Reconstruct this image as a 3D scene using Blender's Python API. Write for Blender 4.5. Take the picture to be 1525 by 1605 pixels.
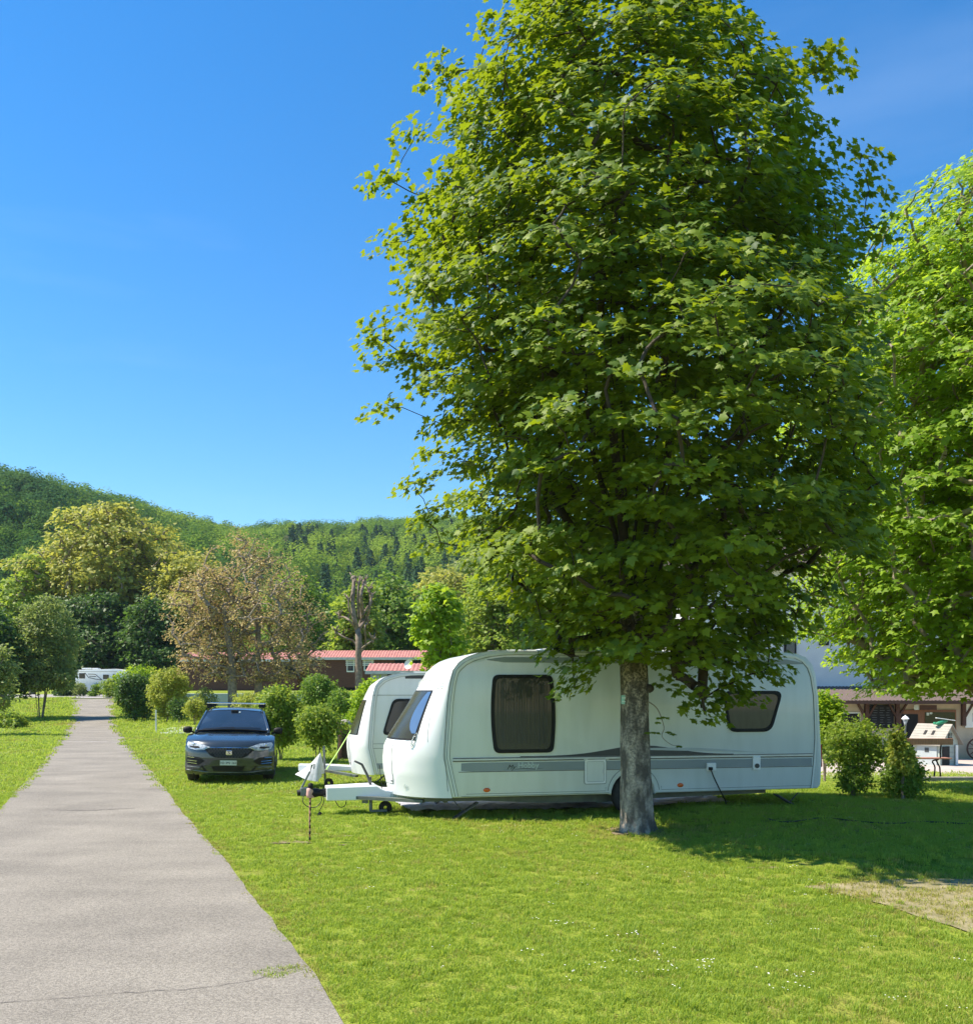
import bpy, bmesh, math, random
import numpy as np
from mathutils import Vector, Matrix, Euler
random.seed(7); rng = np.random.default_rng(11)
for o in list(bpy.data.objects): bpy.data.objects.remove(o)
SC = bpy.context.scene; COL = SC.collection
R = math.radians

# ------------------------------------------------------------ camera, sky, sun, exposure
HZ, FP, CAMZ = 1088.0, 1500.0, 1.93          # horizon row, focal length (photo pixels), eye height
cam_d = bpy.data.cameras.new('camera'); cam = bpy.data.objects.new('camera', cam_d); COL.objects.link(cam)
cam.location = (0, 0, CAMZ); cam.rotation_euler = (R(90), 0, 0)
cam_d.sensor_fit = 'HORIZONTAL'; cam_d.sensor_width = 36; cam_d.lens = 36*FP/1525
cam_d.shift_y = (HZ-802.5)/1525*1605/1606.6; cam_d.clip_end = 5000; cam_d.clip_start = 0.1
SC.camera = cam
SUN_EL = R(55); TO_SUN = Vector((-1, 0.04, 0)).normalized()
world = bpy.data.worlds.new('World'); SC.world = world; world.use_nodes = True
wn = world.node_tree; wn.nodes.clear()
sky = wn.nodes.new('ShaderNodeTexSky'); sky.sky_type = 'NISHITA'; sky.sun_disc = False
sky.sun_elevation = SUN_EL; sky.sun_rotation = math.atan2(TO_SUN.x, TO_SUN.y)
sky.air_density = 1.15; sky.dust_density = 0.0; sky.ozone_density = 4.0; sky.altitude = 400
bg = wn.nodes.new('ShaderNodeBackground'); bg.inputs['Strength'].default_value = 0.115
hs = wn.nodes.new('ShaderNodeHueSaturation'); hs.inputs['Saturation'].default_value = 1.32
wo = wn.nodes.new('ShaderNodeOutputWorld')
# a faint streak of cirrus, part of the sky itself
tcw = wn.nodes.new('ShaderNodeTexCoord'); mpw = wn.nodes.new('ShaderNodeMapping')
mpw.inputs['Scale'].default_value = (1.0, 1.0, 6.0); mpw.inputs['Rotation'].default_value = (0, R(8), 0)
nzw = wn.nodes.new('ShaderNodeTexNoise'); nzw.inputs['Scale'].default_value = 2.2; nzw.inputs['Detail'].default_value = 7
rmw = wn.nodes.new('ShaderNodeMapRange'); rmw.inputs[1].default_value = 0.55; rmw.inputs[2].default_value = 0.85
rmw.inputs[3].default_value = 0; rmw.inputs[4].default_value = 0.05
mxw = wn.nodes.new('ShaderNodeMix'); mxw.data_type = 'RGBA'
mxw.inputs[7].default_value = (9, 10, 11, 1)
wn.links.new(tcw.outputs['Generated'], mpw.inputs[0]); wn.links.new(mpw.outputs[0], nzw.inputs[0])
wn.links.new(nzw.outputs[0], rmw.inputs[0]); wn.links.new(rmw.outputs[0], mxw.inputs[0])
wn.links.new(sky.outputs[0], hs.inputs['Color']); wn.links.new(hs.outputs[0], mxw.inputs[6])
wn.links.new(mxw.outputs[2], bg.inputs[0]); wn.links.new(bg.outputs[0], wo.inputs[0])
sd = bpy.data.lights.new('sun', 'SUN'); sd.energy = 5.0; sd.angle = R(0.5); sd.color = (1.0, 0.90, 0.75)
sun = bpy.data.objects.new('sun', sd); COL.objects.link(sun); sun.location = (-30, -5, 40)
to_sun = Vector((TO_SUN.x*math.cos(SUN_EL), TO_SUN.y*math.cos(SUN_EL), math.sin(SUN_EL)))
sun.rotation_euler = to_sun.to_track_quat('Z', 'Y').to_euler()
SC.view_settings.view_transform = 'Standard'; SC.view_settings.look = 'None'
SC.view_settings.exposure = 0.88; SC.view_settings.gamma = 1; SC.view_settings.use_curve_mapping = False
SC.cycles.max_bounces = 8; SC.cycles.diffuse_bounces = 3; SC.cycles.transmission_bounces = 4; SC.cycles.transparent_max_bounces = 8
SC.cycles.sample_clamp_indirect = 6

# ------------------------------------------------------------ terrain
def sst(a, b, x):
    t = np.clip((np.asarray(x, float)-a)/(b-a), 0, 1); return t*t*(3-2*t)
RX = np.array([-2600, -600, -200, 0, 60, 130, 200, 260, 320, 370, 420, 480, 540, 600, 650, 720, 900, 1200, 2000, 4000], float)
RY = np.array([760, 690, 680, 720, 738, 760, 778, 800, 815, 830, 826, 828, 832, 828, 826, 822, 830, 860, 900, 940], float)
RD = np.interp(RX, [-2600, 0, 380, 600, 4000], [380, 400, 640, 760, 760])
def terrain(X, Y):
    X = np.asarray(X, float); Y = np.asarray(Y, float); Ys = np.maximum(Y, 1.0); r = X/Ys; px = 762+FP*r
    road = np.interp(Y, [0, 46, 54, 62, 72, 85, 100, 400], [0, 0, 0.05, .32, .71, 1.38, 1.85, 2.2])
    terr = np.interp(Y, [0, 38, 50, 64.6, 66.0, 400], [0, 0, .25, .85, 2.15, 2.3])
    s = sst(250, 300, px)
    z = road*(1-s)+terr*s
    s2 = sst(1050, 1170, px)
    low = -0.86*sst(17.5, 33, Y)
    z = z*(1-s2)+low*s2
    z = z+0.10*sst(10.62, 10.86, Y+0.25*np.sin(X*1.7))*sst(2.55, 3.5, X)*(1-sst(14, 19, Y))
    # hills
    Yr = np.interp(px, RX, RD); yr = np.interp(px, RX, RY)
    zr = CAMZ+(HZ-yr)*Yr/FP-27
    t = np.clip((Ys-165)/(Yr-165), 0, 2.2)
    prof = np.where(t < 1, np.sin(np.minimum(t, 1)*math.pi/2)**1.35, 1-0.18*(t-1))
    und = 5*np.sin(X*0.021+1)*np.sin(Y*0.017)*sst(170, 260, Y)
    z = z*(1-sst(165, 230, Y))+np.maximum(0, zr*prof*np.clip(t*6, 0, 1))+und*np.clip(1-t, 0, 1)+2.2*sst(165, 230, Y)
    z = z+0.018*np.sin(X*0.9+Y*0.5)*np.cos(Y*0.7)*(Y < 60)
    return z
def tz(x, y): return float(terrain(x, y))
def gp(px, py):
    dx = (px-762)/FP; dz = (HZ-py)/FP; Y = 2.5
    while Y < 160:
        if CAMZ+dz*Y <= tz(dx*Y, Y): break
        Y += 0.05
    lo, hi = Y-0.06, Y
    for _ in range(18):
        m = (lo+hi)/2
        if CAMZ+dz*m <= tz(dx*m, m): hi = m
        else: lo = m
    return Vector((dx*hi, hi, tz(dx*hi, hi)))
def at(px, py, Y): return Vector(((px-762)/FP*Y, Y, CAMZ+(HZ-py)/FP*Y))

# ------------------------------------------------------------ materials
def mat(name, c1, c2=None, rough=0.6, scale=8, metal=0, bump=0, bscale=None, spec=0.5, detail=4, coat=0, lo=.35, hi=.65, coord='Object', stretch=None, rand=0):
    m = bpy.data.materials.new(name); m.use_nodes = True; nt = m.node_tree; b = nt.nodes['Principled BSDF']
    b.inputs['Roughness'].default_value = rough; b.inputs['Metallic'].default_value = metal
    b.inputs['Specular IOR Level'].default_value = spec; b.inputs['Coat Weight'].default_value = coat
    if c2 is None: c2 = tuple(x*0.86 for x in c1)
    tc = nt.nodes.new('ShaderNodeTexCoord'); src = tc.outputs[coord]
    if stretch:
        mp = nt.nodes.new('ShaderNodeMapping'); mp.inputs['Scale'].default_value = stretch
        nt.links.new(src, mp.inputs[0]); src = mp.outputs[0]
    n = nt.nodes.new('ShaderNodeTexNoise'); n.inputs['Scale'].default_value = scale; n.inputs['Detail'].default_value = detail
    nt.links.new(src, n.inputs[0])
    r = nt.nodes.new('ShaderNodeMapRange'); r.inputs[1].default_value = lo; r.inputs[2].default_value = hi
    nt.links.new(n.outputs[0], r.inputs[0])
    x = nt.nodes.new('ShaderNodeMix'); x.data_type = 'RGBA'
    x.inputs[6].default_value = (*c1, 1); x.inputs[7].default_value = (*c2, 1)
    nt.links.new(r.outputs[0], x.inputs[0]); nt.links.new(x.outputs[2], b.inputs['Base Color'])
    if bump:
        bn = nt.nodes.new('ShaderNodeTexNoise'); bn.inputs['Scale'].default_value = bscale or scale*4; bn.inputs['Detail'].default_value = 6
        nt.links.new(src, bn.inputs[0]); bp = nt.nodes.new('ShaderNodeBump'); bp.inputs['Strength'].default_value = bump
        bp.inputs['Distance'].default_value = 0.02
        nt.links.new(bn.outputs[0], bp.inputs['Height']); nt.links.new(bp.outputs[0], b.inputs['Normal'])
    m['mix'] = x.name
    return m
def leafmat(name, c1, c2, tr, amt=0.4, rough=0.5, spec=0.25, inst=False):
    """leaf: per-leaf colour, diffuse + gloss + light let through"""
    m = bpy.data.materials.new(name); m.use_nodes = True; nt = m.node_tree; b = nt.nodes['Principled BSDF']
    out = nt.nodes['Material Output']
    b.inputs['Roughness'].default_value = rough; b.inputs['Specular IOR Level'].default_value = spec
    if inst: g = nt.nodes.new('ShaderNodeObjectInfo'); rd = g.outputs['Random']
    else: g = nt.nodes.new('ShaderNodeNewGeometry'); rd = g.outputs['Random Per Island']
    x = nt.nodes.new('ShaderNodeMix'); x.data_type = 'RGBA'
    x.inputs[6].default_value = (*c1, 1); x.inputs[7].default_value = (*c2, 1)
    nt.links.new(rd, x.inputs[0]); nt.links.new(x.outputs[2], b.inputs['Base Color'])
    t = nt.nodes.new('ShaderNodeBsdfTranslucent'); t.inputs[0].default_value = (*tr, 1)
    ms = nt.nodes.new('ShaderNodeMixShader'); ms.inputs[0].default_value = amt
    nt.links.new(b.outputs[0], ms.inputs[1]); nt.links.new(t.outputs[0], ms.inputs[2]); nt.links.new(ms.outputs[0], out.inputs[0])
    return m
M = {}
M['white'] = mat('white_caravan_paint', (.70, .73, .70), (.63, .66, .62), .30, 2.2, coat=.25, detail=8, stretch=(2.5, 1, .5), lo=.4, hi=.75)
M['grp'] = mat('white_moulded_plastic', (.84, .85, .84), (.80, .81, .80), .3, 1.5, coat=.25)
M['trimgrey'] = mat('pale_aluminium_trim', (.62, .65, .64), (.5, .53, .52), .35, 5, metal=.3)
M['band'] = mat('grey_band_paint', (.27, .31, .32), (.23, .27, .28), .35, 2)
M['lband'] = mat('light_grey_band_paint', (.45, .5, .5), (.4, .44, .45), .35, 2)
M['dark'] = mat('dark_grey_paint', (.045, .05, .052), None, .4, 2)
M['seam'] = mat('seam_rubber', (.16, .19, .18), None, .6, 4)
M['black'] = mat('black_plastic', (.010, .010, .011), (.016, .016, .016), .6, 6, spec=.25)
M['rubber'] = mat('tyre_rubber', (.02, .02, .02), (.035, .033, .03), .8, 20, bump=.2)
M['glass'] = mat('smoked_acrylic_window', (.012, .014, .014), (.018, .02, .019), .12, 2, spec=.5)
M['screen'] = mat('windscreen_glass', (.02, .035, .06), (.016, .03, .05), .06, 2, spec=.6)
M['curtain'] = mat('grey_curtain', (.024, .026, .025), (.014, .015, .015), .35, 9, stretch=(2, 1, .4), coat=.35)
M['steel'] = mat('galvanised_steel', (.22, .24, .23), (.13, .15, .14), .55, 12, metal=.45)
M['chassis'] = mat('chassis_steel', (.16, .18, .15), (.10, .115, .10), .6, 5, metal=.3)
M['orange'] = mat('orange_reflector', (.75, .13, .01), None, .25, 4)
M['redlamp'] = mat('red_lamp_lens', (.5, .01, .01), None, .2, 4)
M['bluestrip'] = mat('blue_window_strip', (.045, .12, .26), (.04, .10, .22), .5, 3)
M['cloth'] = mat('grey_white_cloth', (.62, .64, .64), (.50, .52, .53), .85, 5, bump=.3, bscale=14)
M['strap'] = mat('lime_strap', (.35, .62, .10), None, .6, 5)
M['cable'] = mat('black_cable', (.015, .015, .015), None, .5, 5)
M['plate'] = mat('number_plate_white', (.62, .68, .60), None, .4, 5)
M['ink'] = mat('black_lettering', (.015, .02, .02), None, .5, 5)
M['paleink'] = mat('pale_lettering', (.50, .58, .56), None, .45, 5)
M['chrome'] = mat('bright_chrome', (.75, .77, .8), None, .15, 5, metal=1)
M['lamp'] = mat('headlamp_glass', (.62, .68, .72), (.25, .28, .3), .1, 16, spec=.8)
M['carpaint'] = mat('grey_blue_car_paint', (.032, .046, .058), (.028, .040, .050), .24, 1.5, metal=.2, coat=.9)
M['brownwood'] = mat('brown_clad_wood', (.14, .055, .035), (.09, .035, .022), .7, 3, stretch=(1, 1, 9))
M['redtile'] = mat('red_roof_sheet', (.50, .21, .17), (.38, .15, .12), .6, 2)
M['beige'] = mat('beige_render', (.55, .47, .34), (.48, .41, .30), .85, 3, bump=.15)
M['render'] = mat('white_render', (.72, .72, .74), (.66, .66, .68), .85, 1.5, bump=.1)
M['browntile'] = mat('brown_roof_tile', (.14, .10, .085), (.085, .065, .06), .8, 6, bump=.5, stretch=(1, 4, 4))
M['timber'] = mat('dark_timber', (.10, .045, .028), (.06, .028, .02), .7, 6, stretch=(1, 1, 6))
M['door'] = mat('orange_brown_door', (.23, .09, .035), (.17, .065, .025), .5, 5, stretch=(5, 5, 1))
M['plank'] = mat('reddish_table_plank', (.42, .19, .12), (.32, .14, .09), .6, 5, stretch=(6, 1, 1), bump=.2)
M['playwall'] = mat('pale_grey_play_panel', (.42, .46, .40), (.36, .40, .35), .5, 4)
M['playroof'] = mat('beige_play_roof', (.36, .33, .28), (.31, .28, .24), .6, 4)
M['wall'] = mat('pale_blue_grey_wall', (.50, .56, .56), (.44, .50, .50), .8, 2)
M['bark'] = None
def barkmat():
    m = mat('mottled_maple_bark', (.47, .39, .31), (.12, .095, .075), .9, 7, bump=1.0, bscale=26, detail=8, lo=.38, hi=.58, stretch=(1, 1, .55))
    nt = m.node_tree; b = nt.nodes['Principled BSDF']; x = nt.nodes[m['mix']]
    tc = nt.nodes.new('ShaderNodeTexCoord')
    v = nt.nodes.new('ShaderNodeTexNoise'); v.inputs['Scale'].default_value = 30; v.inputs['Detail'].default_value = 6; v.inputs['Roughness'].default_value = .7
    nt.links.new(tc.outputs['Object'], v.inputs[0])
    r = nt.nodes.new('ShaderNodeMapRange'); r.inputs[1].default_value = .46; r.inputs[2].default_value = .54
    nt.links.new(v.outputs[0], r.inputs[0])
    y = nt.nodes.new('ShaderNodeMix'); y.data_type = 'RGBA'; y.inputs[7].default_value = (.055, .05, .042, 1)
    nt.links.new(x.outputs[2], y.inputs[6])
    # dark flecks stronger up the trunk, fainter towards the foot
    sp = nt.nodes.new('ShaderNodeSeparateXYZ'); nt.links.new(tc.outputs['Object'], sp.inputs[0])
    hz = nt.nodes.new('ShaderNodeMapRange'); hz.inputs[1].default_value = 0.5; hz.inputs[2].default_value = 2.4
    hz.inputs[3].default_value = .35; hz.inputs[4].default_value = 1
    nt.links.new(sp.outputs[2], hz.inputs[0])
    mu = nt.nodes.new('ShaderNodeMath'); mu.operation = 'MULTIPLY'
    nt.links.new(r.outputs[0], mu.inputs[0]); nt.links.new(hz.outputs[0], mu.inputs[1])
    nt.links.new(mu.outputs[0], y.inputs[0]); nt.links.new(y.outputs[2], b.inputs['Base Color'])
    return m
M['bark'] = barkmat()
M['bark2'] = mat('grey_brown_bark', (.30, .25, .19), (.17, .14, .11), .9, 9, bump=.7)
M['darkbark'] = mat('dark_bark', (.07, .055, .045), (.04, .032, .028), .9, 9, bump=.5)
M['lf_maple'] = leafmat('maple_leaf', (.022, .072, .018), (.185, .25, .016), (.52, .66, .018), .27, rough=.55, spec=.25)
M['lf_bright'] = leafmat('bright_maple_leaf', (.09, .17, .014), (.24, .36, .02), (.56, .76, .04), .42)
M['lf_green'] = leafmat('mid_green_leaf', (.08, .16, .02), (.17, .26, .035), (.34, .52, .05), .35)
M['lf_light'] = leafmat('light_green_leaf', (.13, .21, .025), (.24, .32, .04), (.45, .58, .06), .4)
M['lf_dark'] = leafmat('dark_green_leaf', (.04, .09, .02), (.085, .155, .03), (.16, .30, .04), .3)
M['lf_olive'] = leafmat('olive_young_leaf', (.22, .26, .04), (.38, .37, .07), (.60, .60, .10), .40)
M['lf_brown'] = leafmat('pinkish_brown_sparse_leaf', (.42, .27, .14), (.44, .40, .12), (.66, .50, .2), .3)
M['lf_yellow'] = leafmat('yellow_green_leaf', (.22, .29, .04), (.38, .40, .06), (.55, .6, .08), .38)
M['lf_sage'] = leafmat('sage_green_leaf', (.15, .20, .06), (.24, .28, .08), (.40, .5, .12), .38)

# ------------------------------------------------------------ mesh helpers
class MB:
    def __init__(s): s.v = []; s.f = []
    def add(s, vs, fs):
        n = len(s.v); s.v += [tuple(v) for v in vs]; s.f += [tuple(i+n for i in f) for f in fs]; return s
    def box(s, c, d, rot=None):
        vs = []
        for z in (-.5, .5):
            for x, y in ((-.5, -.5), (.5, -.5), (.5, .5), (-.5, .5)):
                p = Vector((x*d[0], y*d[1], z*d[2]))
                if rot is not None: p = rot @ p
                vs.append(p+Vector(c))
        return s.add(vs, [(3, 2, 1, 0), (4, 5, 6, 7), (0, 1, 5, 4), (1, 2, 6, 5), (2, 3, 7, 6), (3, 0, 4, 7)])
    def bar(s, a, b, w, h=None):
        a = Vector(a); b = Vector(b); d = b-a
        return s.box((a+b)/2, (h or w, w, d.length), d.to_track_quat('Z', 'Y').to_matrix())
    def tube(s, pts, r, n=8, caps=True):
        pts = [Vector(p) for p in pts]; k = len(pts); rr = r if hasattr(r, '__len__') else [r]*k; vs = []; fs = []
        for i, p in enumerate(pts):
            d = (pts[min(i+1, k-1)]-pts[max(i-1, 0)]).normalized()
            ref = Vector((0, 0, 1)) if abs(d.z) < .9 else Vector((1, 0, 0))
            u = d.cross(ref).normalized(); w = u.cross(d)
            for j in range(n):
                a = 2*math.pi*j/n; vs.append(p+(u*math.cos(a)+w*math.sin(a))*rr[i])
        for i in range(k-1):
            for j in range(n):
                a, b = i*n+j, i*n+(j+1) % n; fs.append((a, b, b+n, a+n))
        if caps: fs += [tuple(range(n-1, -1, -1)), tuple((k-1)*n+j for j in range(n))]
        return s.add(vs, fs)
    def lathe(s, prof, c=(0, 0, 0), n=16, axis=None):
        rot = Vector(axis).to_track_quat('Z', 'Y').to_matrix() if axis else Matrix.Identity(3); vs = []; fs = []
        for r, z in prof:
            for j in range(n):
                a = 2*math.pi*j/n; vs.append(rot @ Vector((r*math.cos(a), r*math.sin(a), z))+Vector(c))
        for i in range(len(prof)-1):
            for j in range(n):
                a, b = i*n+j, i*n+(j+1) % n; fs.append((a, b, b+n, a+n))
        return s.add(vs, fs)
    def prism(s, poly, fa, fb):
        """poly: list of 2D points, fa/fb map a point to the two end positions"""
        n = len(poly); vs = [fa(*p) for p in poly]+[fb(*p) for p in poly]
        fs = [tuple(range(n-1, -1, -1)), tuple(range(n, 2*n))]+[(i, (i+1) % n, n+(i+1) % n, n+i) for i in range(n)]
        return s.add(vs, fs)
    def grid(s, P):
        """P[i][j] rows of points"""
        n = len(P[0]); vs = [p for r in P for p in r]
        fs = [(i*n+j, i*n+j+1, (i+1)*n+j+1, (i+1)*n+j) for i in range(len(P)-1) for j in range(n-1)]
        return s.add(vs, fs)
    def build(s, name, m, parent=None, smooth=False, bevel=0, recalc=True):
        me = bpy.data.meshes.new(name); me.from_pydata(s.v, [], s.f)
        if recalc or bevel:
            bm = bmesh.new(); bm.from_mesh(me)
            if recalc: bmesh.ops.recalc_face_normals(bm, faces=bm.faces)
            if bevel:
                ed = [e for e in bm.edges if len(e.link_faces) == 2 and e.calc_face_angle(0) > .5]
                bmesh.ops.bevel(bm, geom=ed, offset=bevel, segments=2, affect='EDGES', profile=.5)
            bm.to_mesh(me); bm.free()
        me.materials.append(m)
        if smooth: me.polygons.foreach_set('use_smooth', [True]*len(me.polygons))
        if smooth == 'auto':
            try: me.set_sharp_from_angle(angle=R(35))
            except Exception: pass
        o = bpy.data.objects.new(name, me); COL.objects.link(o); o.parent = parent
        return o
def npmesh(name, V, F, m, parent=None, smooth=False):
    V = np.asarray(V, np.float32); F = np.asarray(F, np.int32); k = F.shape[1]
    me = bpy.data.meshes.new(name); me.vertices.add(len(V)); me.vertices.foreach_set('co', V.ravel())
    me.loops.add(F.size); me.loops.foreach_set('vertex_index', F.ravel())
    me.polygons.add(len(F)); me.polygons.foreach_set('loop_start', np.arange(0, F.size, k, dtype=np.int32))
    me.update(calc_edges=True); me.materials.append(m)
    if smooth: me.polygons.foreach_set('use_smooth', [True]*len(F))
    o = bpy.data.objects.new(name, me); COL.objects.link(o); o.parent = parent
    return o
def thing(name, label, cat, loc=(0, 0, 0), rz=0, group=None):
    o = bpy.data.objects.new(name, None); COL.objects.link(o); o.empty_display_size = .2
    o.location = loc; o.rotation_euler = (0, 0, rz); o['label'] = label; o['category'] = cat
    if group: o['group'] = group
    return o
def tag(o, label, cat, group=None):
    o['label'] = label; o['category'] = cat
    if group: o['group'] = group
    return o
def struct(o, kind='structure', label=None):
    o['kind'] = kind
    if label: o['label'] = label; o['category'] = o.name.replace('_', ' ')
    return o
def text(s, size, m, parent, mtx, name='lettering', shear=0, bold=0, align='CENTER', ext=.0008):
    c = bpy.data.curves.new(name, 'FONT'); c.body = s; c.size = size; c.extrude = ext; c.align_x = align; c.align_y = 'CENTER'
    c.shear = shear; c.offset = bold; c.resolution_u = 2
    t = bpy.data.objects.new(name, c); COL.objects.link(t); bpy.context.view_layer.update()
    me = bpy.data.meshes.new_from_object(t.evaluated_get(bpy.context.evaluated_depsgraph_get()))
    bpy.data.objects.remove(t); me.materials.clear(); me.materials.append(m)
    me.transform(mtx); o = bpy.data.objects.new(name, me); COL.objects.link(o); o.parent = parent
    return o

# ------------------------------------------------------------ leaf clouds and plants
def star_leaf():
    pts = [(0, 0), (.16, -.10), (.38, -.12), (.36, .10), (.74, .16), (.50, .32), (.66, .62), (.34, .52), (.22, .74), (0, 1.05)]
    L = pts+[(-x, y) for x, y in pts[-2:0:-1]]
    V = [(0, .34, .0)]+[(x, y, -.22*abs(x)-.16*max(0, y-.5)) for x, y in L]
    n = len(L); F = [(0, 1+i, 1+(i+1) % n) for i in range(n)]
    return np.array(V), np.array(F)
LEAF_STAR = star_leaf()
LEAF_STAR5 = (np.array([(0, .3, 0), (0, 0, 0), (.34, -.08, -.08), (.3, .12, -.05), (.70, .42, -.16), (.24, .48, -.04), (0, 1, -.12), (-.24, .48, -.04), (-.70, .42, -.16), (-.3, .12, -.05), (-.34, -.08, -.08)], float),
              np.array([(0, 1+i, 1+(i+1) % 10) for i in range(10)]))
LEAF_DIA = (np.array([(0, 0, 0), (.36, .45, -.1), (0, 1, 0), (-.36, .45, -.1)], float), np.array([(0, 1, 2), (0, 2, 3)]))
def nrm(a): return a/np.maximum(np.linalg.norm(a, axis=-1, keepdims=True), 1e-9)
def leaves_arrays(P, N, D, S, tmpl):
    tv, tf = tmpl; N = nrm(N); D = nrm(D-N*np.sum(D*N, 1, keepdims=True)); X = np.cross(D, N)
    V = P[:, None]+S[:, None, None]*(tv[None, :, 0:1]*X[:, None]+tv[None, :, 1:2]*D[:, None]+tv[None, :, 2:3]*N[:, None])
    F = tf[None]+(np.arange(len(P))*len(tv))[:, None, None]
    return V.reshape(-1, 3), F.reshape(-1, 3)
def grow(C, seeds, rad_tip=.006, pipe=2.3, cost_up=.6, ban=1):
    """skeleton: seeds = list of (pos, parent); every cluster centre is joined to the nearest limb node"""
    P = [np.array(p, float) for p, _ in seeds]; par = [q for _, q in seeds]
    base = np.array(P[-1] if len(P) < 3 else P[1])
    order = np.argsort(np.linalg.norm(C-base, axis=1)*1.0)
    A = np.zeros((len(P)+len(C)*3+5, 3)); n = len(P); A[:n] = P; tips = []
    for ci in order:
        c = C[ci]; d = c-A[:n]; dist = np.linalg.norm(d, axis=1)+cost_up*np.maximum(0, -d[:, 2])+ (np.arange(n) < ban)*30
        k = int(np.argmin(dist)); a = A[k]; L = np.linalg.norm(c-a)
        m1 = a+(c-a)*.38+np.array([0, 0, .07*L])+rng.normal(0, .04*L, 3)
        m2 = a+(c-a)*.72+np.array([0, 0, .05*L])+rng.normal(0, .04*L, 3)
        for q in (m1, m2, c):
            A[n] = q; par.append(k); k = n; n += 1
        tips.append(k)
    A = A[:n]; par = np.array(par); w = np.zeros(n); w[tips] = 1
    for i in range(n-1, 0, -1):
        if par[i] >= 0: w[par[i]] += w[i]
    rad = rad_tip*np.maximum(w, .6)**(1/pipe)
    return A, par, rad
def skeleton_mesh(A, par, rad, name, m, parent, nside=6, minr=0):
    n = len(A); d = np.zeros_like(A); has = par >= 0
    d[has] = A[has]-A[par[has]]; d[~has] = (0, 0, 1); d = nrm(d)
    kids = {}
    ref = np.where(np.abs(d[:, 2:3]) < .9, np.array([[0, 0, 1.]]), np.array([[1., 0, 0]]))
    u = nrm(np.cross(d, ref)); w = np.cross(u, d); V = []; F = []
    ang = np.arange(nside)*2*math.pi/nside; cs, sn = np.cos(ang), np.sin(ang)
    idx = [i for i in range(n) if par[i] >= 0 and rad[i] >= minr]
    for i in idx:
        p = par[i]; r1 = min(rad[p], rad[i]*1.6); r0 = rad[i]; b = len(V)
        for c, s_ in zip(cs, sn): V.append(A[p]+(u[i]*c+w[i]*s_)*r1)
        for c, s_ in zip(cs, sn): V.append(A[i]+(u[i]*c+w[i]*s_)*r0)
        for j in range(nside): F.append((b+j, b+(j+1) % nside, b+nside+(j+1) % nside, b+nside+j))
    return npmesh(name, V, F, m, parent, smooth=True)
def envelope_points(env, n, shell=.6, lump=.18, seed=0, mind=0):
    """env rows: z, radius, cx, cy.  Random cluster centres, denser towards the outside, on a lumpy outline"""
    r = np.random.default_rng(seed); env = np.array(env, float); out = []
    zs = env[:, 0]; ph = r.uniform(0, 6.28, 6)
    wgt = np.interp(np.linspace(zs[0], zs[-1], 200), zs, env[:, 1])**1.6+1e-4; cdf = np.cumsum(wgt)/wgt.sum()
    tries = 0
    while len(out) < n and tries < n*40:
        tries += 1
        z = np.interp(r.random(), cdf, np.linspace(zs[0], zs[-1], 200)); a = r.uniform(0, 2*math.pi)
        R_ = np.interp(z, zs, env[:, 1]); cx = np.interp(z, zs, env[:, 2]); cy = np.interp(z, zs, env[:, 3])
        L = 1+lump*(math.sin(2*a+ph[0]+z*1.1)*.5+math.sin(3*a+ph[1]-z*1.9)*.5+math.sin(5*a+ph[2]+z*2.7)*.35)+r.normal(0, lump*.22)
        q = r.random()**shell
        p = np.array([cx+math.cos(a)*R_*L*q, cy+math.sin(a)*R_*L*q, z])
        if mind and out and np.min(np.sum((np.array(out)-p)**2, 1)) < mind*mind: continue
        out.append(p)
    return np.array(out)
def clump_leaves(C, axis, per, size, spread, flat=.35, droop=.2, up=.8, outw=.45, jit=.38, seed=1, svar=.42):
    r = np.random.default_rng(seed); n = len(C)*per
    P0 = np.repeat(C, per, 0); o = C-axis; o[:, 2] *= .35; o = np.repeat(nrm(o), per, 0)
    q = nrm(r.normal(size=(n, 3)))*(r.random((n, 1))**.5)*spread
    oz = np.zeros((n, 3)); oz[:, 2] = 1
    hd = o[:, :2]/np.maximum(np.linalg.norm(o[:, :2], axis=1, keepdims=True), 1e-6)
    rad = q[:, 0]*hd[:, 0]+q[:, 1]*hd[:, 1]
    q[:, 2] = q[:, 2]*flat-droop*rad
    P = P0+q
    N = oz*up+o*outw+r.normal(0, jit, (n, 3))
    D = nrm(q+1e-6)*.7+o*.6+r.normal(0, .5, (n, 3)); D[:, 2] -= .45
    S = size*(1+r.uniform(-svar, svar, n))
    return P, N, D, S
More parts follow.
